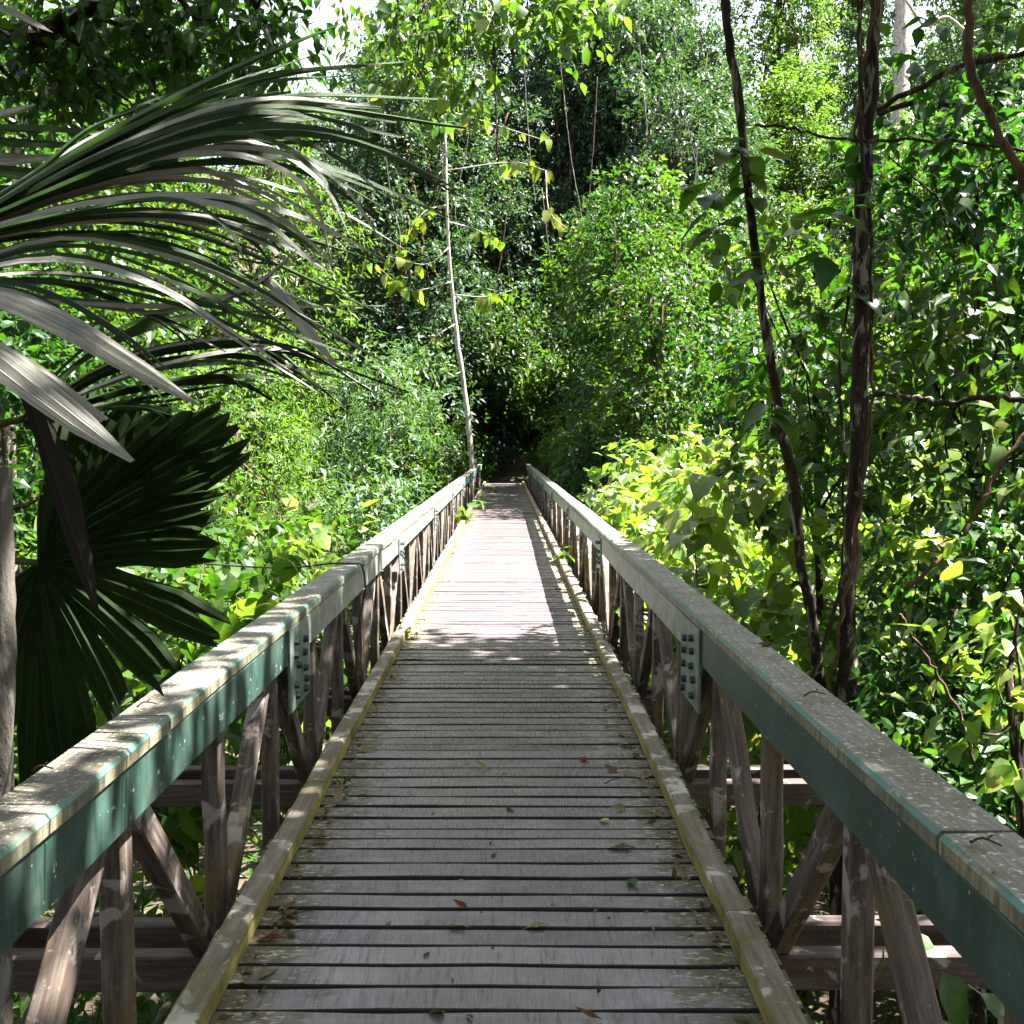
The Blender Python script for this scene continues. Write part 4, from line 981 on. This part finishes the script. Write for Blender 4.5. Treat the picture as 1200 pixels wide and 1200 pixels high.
bush('tree', 'dark tree at the right edge behind the glossy leaves', 9.2, 16.5, 7.5, 2.4, 2.2, 10000, 0.2, 'deep', 627, kind='oval', cat='tree', nblob=11)
bush('bush', 'dark low bush on the right bank below the trunks', 5.2, 11.5, 0.6, 1.9, 1.8, 8000, 0.13, 'deep', 628)
bush('bush', 'low leafy bush under the right handrail edge', 4.6, 8.0, -0.6, 1.6, 1.6, 6000, 0.12, 'deep', 629)
bush('tree', 'rounded bright bushy tree high on the hillside at right', 15.5, 60, 14.8, 3.4, 3.0, 10000, 0.36, 'fresh', 630, cat='tree', nblob=11)
bush('tree', 'sunlit spreading tree on the hillside left of the thicker trunk', 11.2, 52, 9.5, 3.4, 3.0, 11000, 0.34, 'lime', 631, cat='tree', nblob=11)
bush('tree', 'sunlit tree lower on the hillside between the dark trunks', 12.0, 42, 7.5, 3.0, 3.0, 11000, 0.3, 'fresh', 632, kind='oval', cat='tree', nblob=11)
bush('tree', 'bright leafy tree hiding the foot of the pale trunk at upper right', 16.6, 45, 16.2, 3.4, 3.0, 15000, 0.28, 'mid', 635, cat='tree', nblob=15)
bush('fern_bush', 'low sunlit bush below the left handrail at the near corner', -2.3, 4.3, -1.3, 1.1, 1.2, 5000, 0.09, 'mid', 636, nblob=8)
bush('fern_bush', 'low bush below the right handrail at the near corner', 2.6, 4.4, -1.5, 1.1, 1.2, 4000, 0.09, 'mid', 637, nblob=8)
# the dark wall of forest across the gully: tall vine-hung trees
WL = 'tall vine hung forest tree in the dark wall beyond the bridge'
WG = 'tall trees of the dark forest wall'
protos = {}
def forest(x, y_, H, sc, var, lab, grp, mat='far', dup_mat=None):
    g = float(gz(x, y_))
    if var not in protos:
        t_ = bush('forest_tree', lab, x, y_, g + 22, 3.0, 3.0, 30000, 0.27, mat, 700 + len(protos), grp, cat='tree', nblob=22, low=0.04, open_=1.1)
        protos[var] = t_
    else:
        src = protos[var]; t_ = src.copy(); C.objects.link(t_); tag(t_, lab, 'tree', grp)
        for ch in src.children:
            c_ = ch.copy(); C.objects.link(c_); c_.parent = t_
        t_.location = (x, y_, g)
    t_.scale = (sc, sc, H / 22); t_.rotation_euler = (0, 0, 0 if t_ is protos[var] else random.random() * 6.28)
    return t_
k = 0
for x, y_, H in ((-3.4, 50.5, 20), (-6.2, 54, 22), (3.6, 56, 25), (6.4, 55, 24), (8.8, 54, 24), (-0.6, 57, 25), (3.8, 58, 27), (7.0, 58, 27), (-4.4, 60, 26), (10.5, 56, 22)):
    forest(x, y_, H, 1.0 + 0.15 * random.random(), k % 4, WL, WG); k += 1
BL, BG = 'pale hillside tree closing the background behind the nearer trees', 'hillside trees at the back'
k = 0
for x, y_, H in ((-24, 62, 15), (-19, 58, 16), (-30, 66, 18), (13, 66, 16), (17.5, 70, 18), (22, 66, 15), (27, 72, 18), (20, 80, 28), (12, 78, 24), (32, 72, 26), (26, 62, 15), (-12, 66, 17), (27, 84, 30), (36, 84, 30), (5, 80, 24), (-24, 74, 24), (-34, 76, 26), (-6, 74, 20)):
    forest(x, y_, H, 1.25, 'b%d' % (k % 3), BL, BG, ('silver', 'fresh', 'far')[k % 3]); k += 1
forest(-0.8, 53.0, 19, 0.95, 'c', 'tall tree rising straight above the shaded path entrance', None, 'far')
# side woods
for k, (x, y_, top, lab) in enumerate(((-11, 28, 10, 'broad green tree far left behind the palm'), (-13, 20, 9, 'green tree at far left edge behind palm trunk'), (13, 26, 9.5, 'broad tree at far right behind the dark leaves'), (15, 34, 13, 'tall tree far right behind the curved liana'))):
    bush('tree', lab, x, y_, top, 3.2, 3.0, 9000, 0.3, ('mid', 'deep')[k % 2], 650 + k, cat='tree', nblob=12)

bush('tree', 'broad dark tree added out of view on the right bank as shade', 8.8, 9.5, 9.0, 2.0, 2.4, 7000, 0.22, 'deep', 671, cat='tree', nblob=10)  # out-of-view trees from here on, added to shade the right bank
bush('tree', 'unseen shade tree added behind the broad dark one on the right bank', 9.6, 13.5, 9.5, 2.0, 2.2, 7000, 0.22, 'deep', 672, cat='tree', nblob=10)
bush('tree', 'small dark unseen shade tree added on the right bank nearest to the viewer', 7.4, 6.0, 7.2, 1.6, 1.8, 5000, 0.2, 'deep', 673, cat='tree', nblob=9)

# tunnel of shade where the path enters the forest
bush('tree', 'dark low tree overhanging the path entrance at left of bridge end', -2.6, 49, 8.0, 2.0, 1.8, 7000, 0.28, 'mid', 660, cat='tree', nblob=9)
bush('tree', 'dark low tree overhanging the path entrance at right of bridge end', 2.8, 49, 6.2, 1.7, 1.8, 6000, 0.28, 'mid', 661, cat='tree', nblob=9)
r = np.random.default_rng(33)
arch = thing('overhanging_tree', 'dark leaning tree roofing over the path at the bridge end', 'tree', (-1.6, 51, 0))
link('trunk', tube_mesh('trunk', spline([(0, 0, -0.5), (0.1, 0, 2.4), (1.0, 0, 4.6), (2.6, 0.4, 6.0)], 14), np.linspace(0.17, 0.08, 14), M['bark_dark'], 9, 0.05), arch)
ab = [(np.array([x, y_, z_]), np.array([1.5, 1.5, 1.0])) for x, y_, z_ in ((-0.6, 50, 4.6), (1.2, 50, 4.4), (0.3, 52, 4.4), (0, 49, 5.8), (0.2, 48.5, 7.0), (-0.9, 48.6, 5.6), (1.3, 48.4, 5.2), (1.4, 53, 5.4), (-0.8, 54, 4.4), (0.6, 55.5, 3.8), (0.4, 57.5, 3.2), (-1.2, 57, 3.4), (1.8, 57, 3.2), (0.2, 50.5, 7.2))]
P, d, u = blob_leaves(ab, 9000, r, 0.3, 0.2, 9, 0.3)
link('crown', leaves_mesh('crown', P - np.array([-1.6, 51, 0]), d, u, 0.3 * (0.5 + 0.8 * r.random(len(P))), 'quad', M['mid']), arch)['kind'] = 'stuff'
slender('slender_tree', 'slim dark trunk in the shade at the path entrance', [(-0.05, 52, 0), (-0.1, 52, 3), (0.0, 52.2, 6)], [0.09, 0.07], 'bark_brown', 21)
# path in the forest
px_, py_ = np.meshgrid(np.linspace(-0.9, 0.9, 5), np.linspace(46.4, 62, 14)); pz_ = np.maximum(gz(px_, py_), gz(0, py_)) + 0.02
pz_[0] = 0.0
ii, jj = np.meshgrid(np.arange(13), np.arange(4), indexing='ij'); a = (ii * 5 + jj).ravel()
tag(link('path', np_mesh('path', np.stack([px_, py_, pz_], -1).reshape(-1, 3), [np.stack([a, a + 1, a + 6, a + 5], -1)], M['soil'], True)), kind='structure')

# pale sapling by the left rail end, with hanging yellow-green leaves
sap, sb, spp = slender('sapling', 'thin pale bare stemmed sapling with hanging yellow leaves by the left rail', [at(553, 560, 38), at(552, 530, 38), at(546, 470, 38), at(536, 400, 37.8), at(528, 320, 37.5), at(524, 250, 37.2), at(522, 150, 37), at(524, 60, 37)], [0.11, 0.1, 0.085, 0.05, 0.022], 'bark_pale', 31, cat='sapling', knob=0.04)
rs = np.random.default_rng(32)
tubes = []
for (x0, y0), (x1, y1), (x2, y2) in (((530, 330), (480, 340), (440, 310)), ((530, 345), (570, 348), (600, 340)), ((533, 380), (505, 400), (490, 440)), ((526, 260), (560, 270), (585, 285)), ((525, 240), (495, 250), (470, 290)), ((640, 200), (645, 250), (685, 280)), ((524, 200), (600, 190), (640, 200)), ((524, 130), (560, 140), (640, 165)), ((526, 290), (500, 310), (455, 300))):
    tubes.append((spline([at(x0, y0, 37.3), at(x1, y1, 36.9), at(x2, y2, 36.6)], 8) - sb, np.linspace(0.025, 0.01, 8)))
    for t_ in (0.45, 0.6, 0.75, 0.88, 1.0):
        c = spline([at(x0, y0, 37.3), at(x1, y1, 36.9), at(x2, y2, 36.6)], 20)[int(t_ * 19)]
        for _ in range(2):
            place_leaf(sap, c + rs.normal(0, 0.08, 3), np.array([rs.normal(0, 0.35), rs.normal(0, 0.35), -1.0]), np.array([rs.normal(0, 0.6), -1, 0.3]), rs.uniform(0.25, 0.55), 'yellow' if rs.random() < 0.5 else 'lime', rs, sb)
link('branches', join_tubes('branches', tubes, M['bark_pale']), sap)
slender('slender_tree', 'straight pale trunk at the top right between liana and dark trunk', [at(1053, 300, 52), at(1055, 100, 52), at(1058, 0, 52), at(1050, -120, 52)], [0.5, 0.42, 0.34], 'bark_pale', 41)

# overhanging boughs at the top left and top centre, and an added shade crown
def bough(label, base, path, r0, blobs, n, lsize, mat, n_obj, seed, second=None):
    """A tree rooted on the bank with a leafy bough in view; the last is an added, unseen shade crown."""
    rs = np.random.default_rng(seed); base = np.asarray(base, float); base[2] = gz(base[0], base[1])
    root = thing('overhanging_tree', label, 'tree', base)
    P = spline(np.vstack([base - (0, 0, 0.2), path]), 30)
    link('trunk', tube_mesh('trunk', P - base, np.linspace(r0, r0 * 0.22, 30), M['bark_dark'], 9, 0.07, seed), root)
    blobs = [(np.asarray(c, float), np.asarray(ra, float)) for c, ra in blobs]
    tubes = []
    for b, ra in blobs:
        s = P[np.argmin(np.linalg.norm(P - b, axis=1))]
        for _ in range(3):
            e = b + rs.normal(0, 0.5, 3) * ra
            tubes.append((spline([s, (s + e) / 2 + rs.normal(0, 0.1, 3), e], 6) - base, np.linspace(0.018, 0.005, 6)))
    link('branches', join_tubes('branches', tubes, M['bark_dark']), root)
    Q, d, u = blob_leaves(blobs, n, rs, 0.6, 0.2, 6, lsize * 0.9)
    link('foliage', leaves_mesh('foliage', Q - base, d, u, lsize * (0.6 + 0.6 * rs.random(len(Q))), 'oval', M[mat]), root)['kind'] = 'stuff'
    if n_obj:
        Q, d, u = blob_leaves(blobs, n_obj, rs, 0.8, 0.5, 6, lsize * 0.9)
        for i in range(min(n_obj, len(Q))):
            place_leaf(root, Q[i], d[i], u[i], lsize * rs.uniform(0.8, 1.3), second if second and rs.random() < 0.3 else mat, rs, base)
    return root
bough('dark leaved bough hanging into the upper left corner over the palm', (-4.6, 6.5, 0), [(-4.5, 6.4, 2), at(-60, 90, 6.2), at(60, 30, 6), at(180, -30, 6), at(320, -60, 6.2)], 0.09,
      [(at(125, 40, 6.2), (0.3, 0.4, 0.25)), (at(40, 60, 6.2), (0.35, 0.4, 0.22)), (at(70, 20, 6.3), (0.4, 0.4, 0.2)), (at(210, 20, 6.2), (0.4, 0.4, 0.22)), (at(290, 10, 6.4), (0.35, 0.4, 0.2)), (at(80, 95, 6.4), (0.2, 0.3, 0.2)), (at(330, 40, 7), (0.3, 0.4, 0.2)), (at(20, 110, 6.4), (0.25, 0.3, 0.2)), (at(215, 80, 6.6), (0.3, 0.3, 0.2)), (at(150, 90, 6.8), (0.4, 0.3, 0.2)), (at(260, 60, 7), (0.35, 0.3, 0.2))], 1900, 0.12, 'deep', 130, 801, 'mid')
bough('yellow green leafy bough hanging at the top centre', (-7.6, 16.5, 0), [(-7.6, 16.4, 3), (-6.9, 16, 6.5), at(330, -80, 14.5), at(450, -20, 14), at(560, -30, 13.5), at(660, -20, 13)], 0.14,
      [(at(450, 20, 14), (0.55, 0.6, 0.35)), (at(500, 50, 13.8), (0.45, 0.6, 0.45)), (at(545, 90, 13.6), (0.3, 0.5, 0.4)), (at(610, 10, 13.2), (0.55, 0.6, 0.25)), (at(660, 30, 13), (0.35, 0.5, 0.4)), (at(480, 100, 13.8), (0.35, 0.5, 0.3)), (at(570, 20, 13.4), (0.5, 0.5, 0.3)), (at(700, 5, 12.8), (0.3, 0.4, 0.25))], 1000, 0.19, 'fresh', 150, 802, 'lime')
bough('tall unseen left bank tree whose dark crown is added to shade palm and deck', (-5.6, 4.2, 0), [(-5.6, 4.2, 2), (-5.3, 4.0, 4.5), (-4.6, 3.6, 6.4), (-3.6, 3.2, 7.2)], 0.15,  # out of view, added to block sky light above palm and near deck
      [((-4.6, 3.4, 6.6), (1.5, 1.6, 0.8)), ((-3.2, 2.6, 6.4), (1.2, 1.4, 0.7)), ((-3.0, 4.6, 6.6), (1.1, 1.2, 0.7)), ((-5.2, 1.4, 6.0), (1.6, 1.5, 0.9)), ((-2.4, 1.0, 6.6), (1.2, 1.3, 0.7)), ((-5.8, 5.4, 5.6), (1.3, 1.2, 0.9)), ((-3.8, 0.0, 6.2), (1.5, 1.4, 0.8)), ((-0.6, 1.0, 7.0), (1.3, 1.3, 0.7)), ((-0.2, 3.2, 7.2), (1.3, 1.3, 0.7)), ((0.1, 5.4, 7.4), (1.2, 1.2, 0.7)), ((-1.2, 4.8, 7.0), (1.2, 1.2, 0.7)), ((0.2, -1.2, 7.0), (1.4, 1.3, 0.7)), ((-0.2, 7.2, 7.8), (1.1, 1.1, 0.6)), ((1.7, 1.8, 7.2), (0.7, 1.0, 0.4)), ((2.0, 4.6, 7.4), (0.6, 0.7, 0.4)), ((2.2, 3.2, 7.3), (0.5, 0.8, 0.35)), ((2.3, 0.6, 7.2), (0.5, 0.8, 0.35)), ((2.1, 6.0, 7.5), (0.5, 0.6, 0.35))], 19500, 0.2, 'deep', 0, 803)
vine([at(578, -20, 13.5), at(578, 40, 13.4), at(581, 120, 13.4), at(583, 190, 13.4)], 0.014, 'thin dark vine hanging straight down at the top centre', 12)
vine([at(500, -20, 13.6), at(490, 70, 13.6), at(515, 150, 13.5), at(508, 230, 13.5)], 0.01, 'wavy hanging vine left of the straight one at top centre', 13)
vine([at(1062, 0, 51), at(1085, 30, 51), at(1110, 20, 51), at(1140, 45, 51)], 0.07, 'bare grey twig by the pale trunk at the top right', 14, 'bark_pale')

# ------------------------------------------------------------------ ground cover
r = np.random.default_rng(90)
n = 26000
xx = np.concatenate([r.uniform(-9, 9, n), r.uniform(-30, 30, n)]); yy = np.concatenate([3 + 20 * r.random(n) ** 1.3, r.uniform(20, 75, n)])
keep = ~((np.abs(xx) < 1.0) & (yy > 45)); xx, yy = xx[keep], yy[keep]
P = np.stack([xx, yy, gz(xx, yy) + np.abs(r.normal(0, 0.28, len(xx)))], 1)
d = rand_dirs(len(P), r, -0.1, 0.5); u = np.array([0, 0, 1.0]) + r.normal(0, 0.4, (len(P), 3))
sz = np.where(yy < 22, 0.13, 0.3) * (0.6 + 0.8 * r.random(len(P)))
tag(link('undergrowth', leaves_mesh('undergrowth', P, d, u, sz, 'quad', M['mid'])), 'leafy undergrowth covering the gully floor and banks', 'undergrowth', kind='stuff')

# thin lianas hanging down the forest wall and the hillside
r = np.random.default_rng(44)
for k, (x, y0, y1, d_) in enumerate(((470, 60, 260, 44), (610, 40, 240, 46), (655, 120, 330, 44), (700, 150, 300, 38), (745, 20, 220, 37), (790, 90, 260, 37), (600, 250, 420, 44), (635, 280, 430, 43), (560, 120, 300, 45), (720, 320, 440, 27), (445, 180, 330, 42), (820, 200, 340, 21))):
    dx = r.normal(0, 34)
    vine([at(x, y0 - 60, d_), at(x + dx * 0.5, y0 + (y1 - y0) * 0.3, d_), at(x + dx, y0 + (y1 - y0) * 0.7, d_ - 0.2), at(x + dx * 0.6 + r.normal(0, 10), y1, d_ - 0.4)], 0.018 * d_ / 45, 'thin brown liana hanging in front of the forest wall', 60 + k, 'bark_grey' if k % 3 else 'bark_brown', 'lianas hanging in the forest wall')
# crumbs of leaf and twig swept against both curbs
n = 900
yy = 2.6 + 22 * r.random(n) ** 1.5; sd = np.where(r.random(n) < 0.6, 1, -1)
xx = CX + sd * (0.775 - np.abs(r.normal(0, 0.05, n)))
P = np.stack([xx, yy, 0.006 + 0.012 * r.random(n)], 1)
tag(link('leaf_litter', leaves_mesh('leaf_litter', P, rand_dirs(n, r, 0, 0.25), np.array([0, 0, 1.0]) + r.normal(0, 0.5, (n, 3)), 0.02 + 0.045 * r.random(n) ** 2, 'quad', M['dry'])), 'crumbs of dead leaf swept along both curbs', 'litter', kind='stuff')

# unseen trees behind the viewer, added to cut the fill light
for k, (x, y_, top) in enumerate(((-6.5, -6.5, 11), (-2.6, -9, 12), (2.8, -9, 12), (6.8, -6, 11), (-9.5, -2, 10), (9.0, -1.5, 10))):
    bush('tree', 'unseen tree added behind the viewpoint to cut the fill light', x, y_, top, 2.6, 2.2, 6000, 0.3, 'deep', 900 + k, 'unseen shading trees behind the viewpoint', cat='tree', nblob=10)
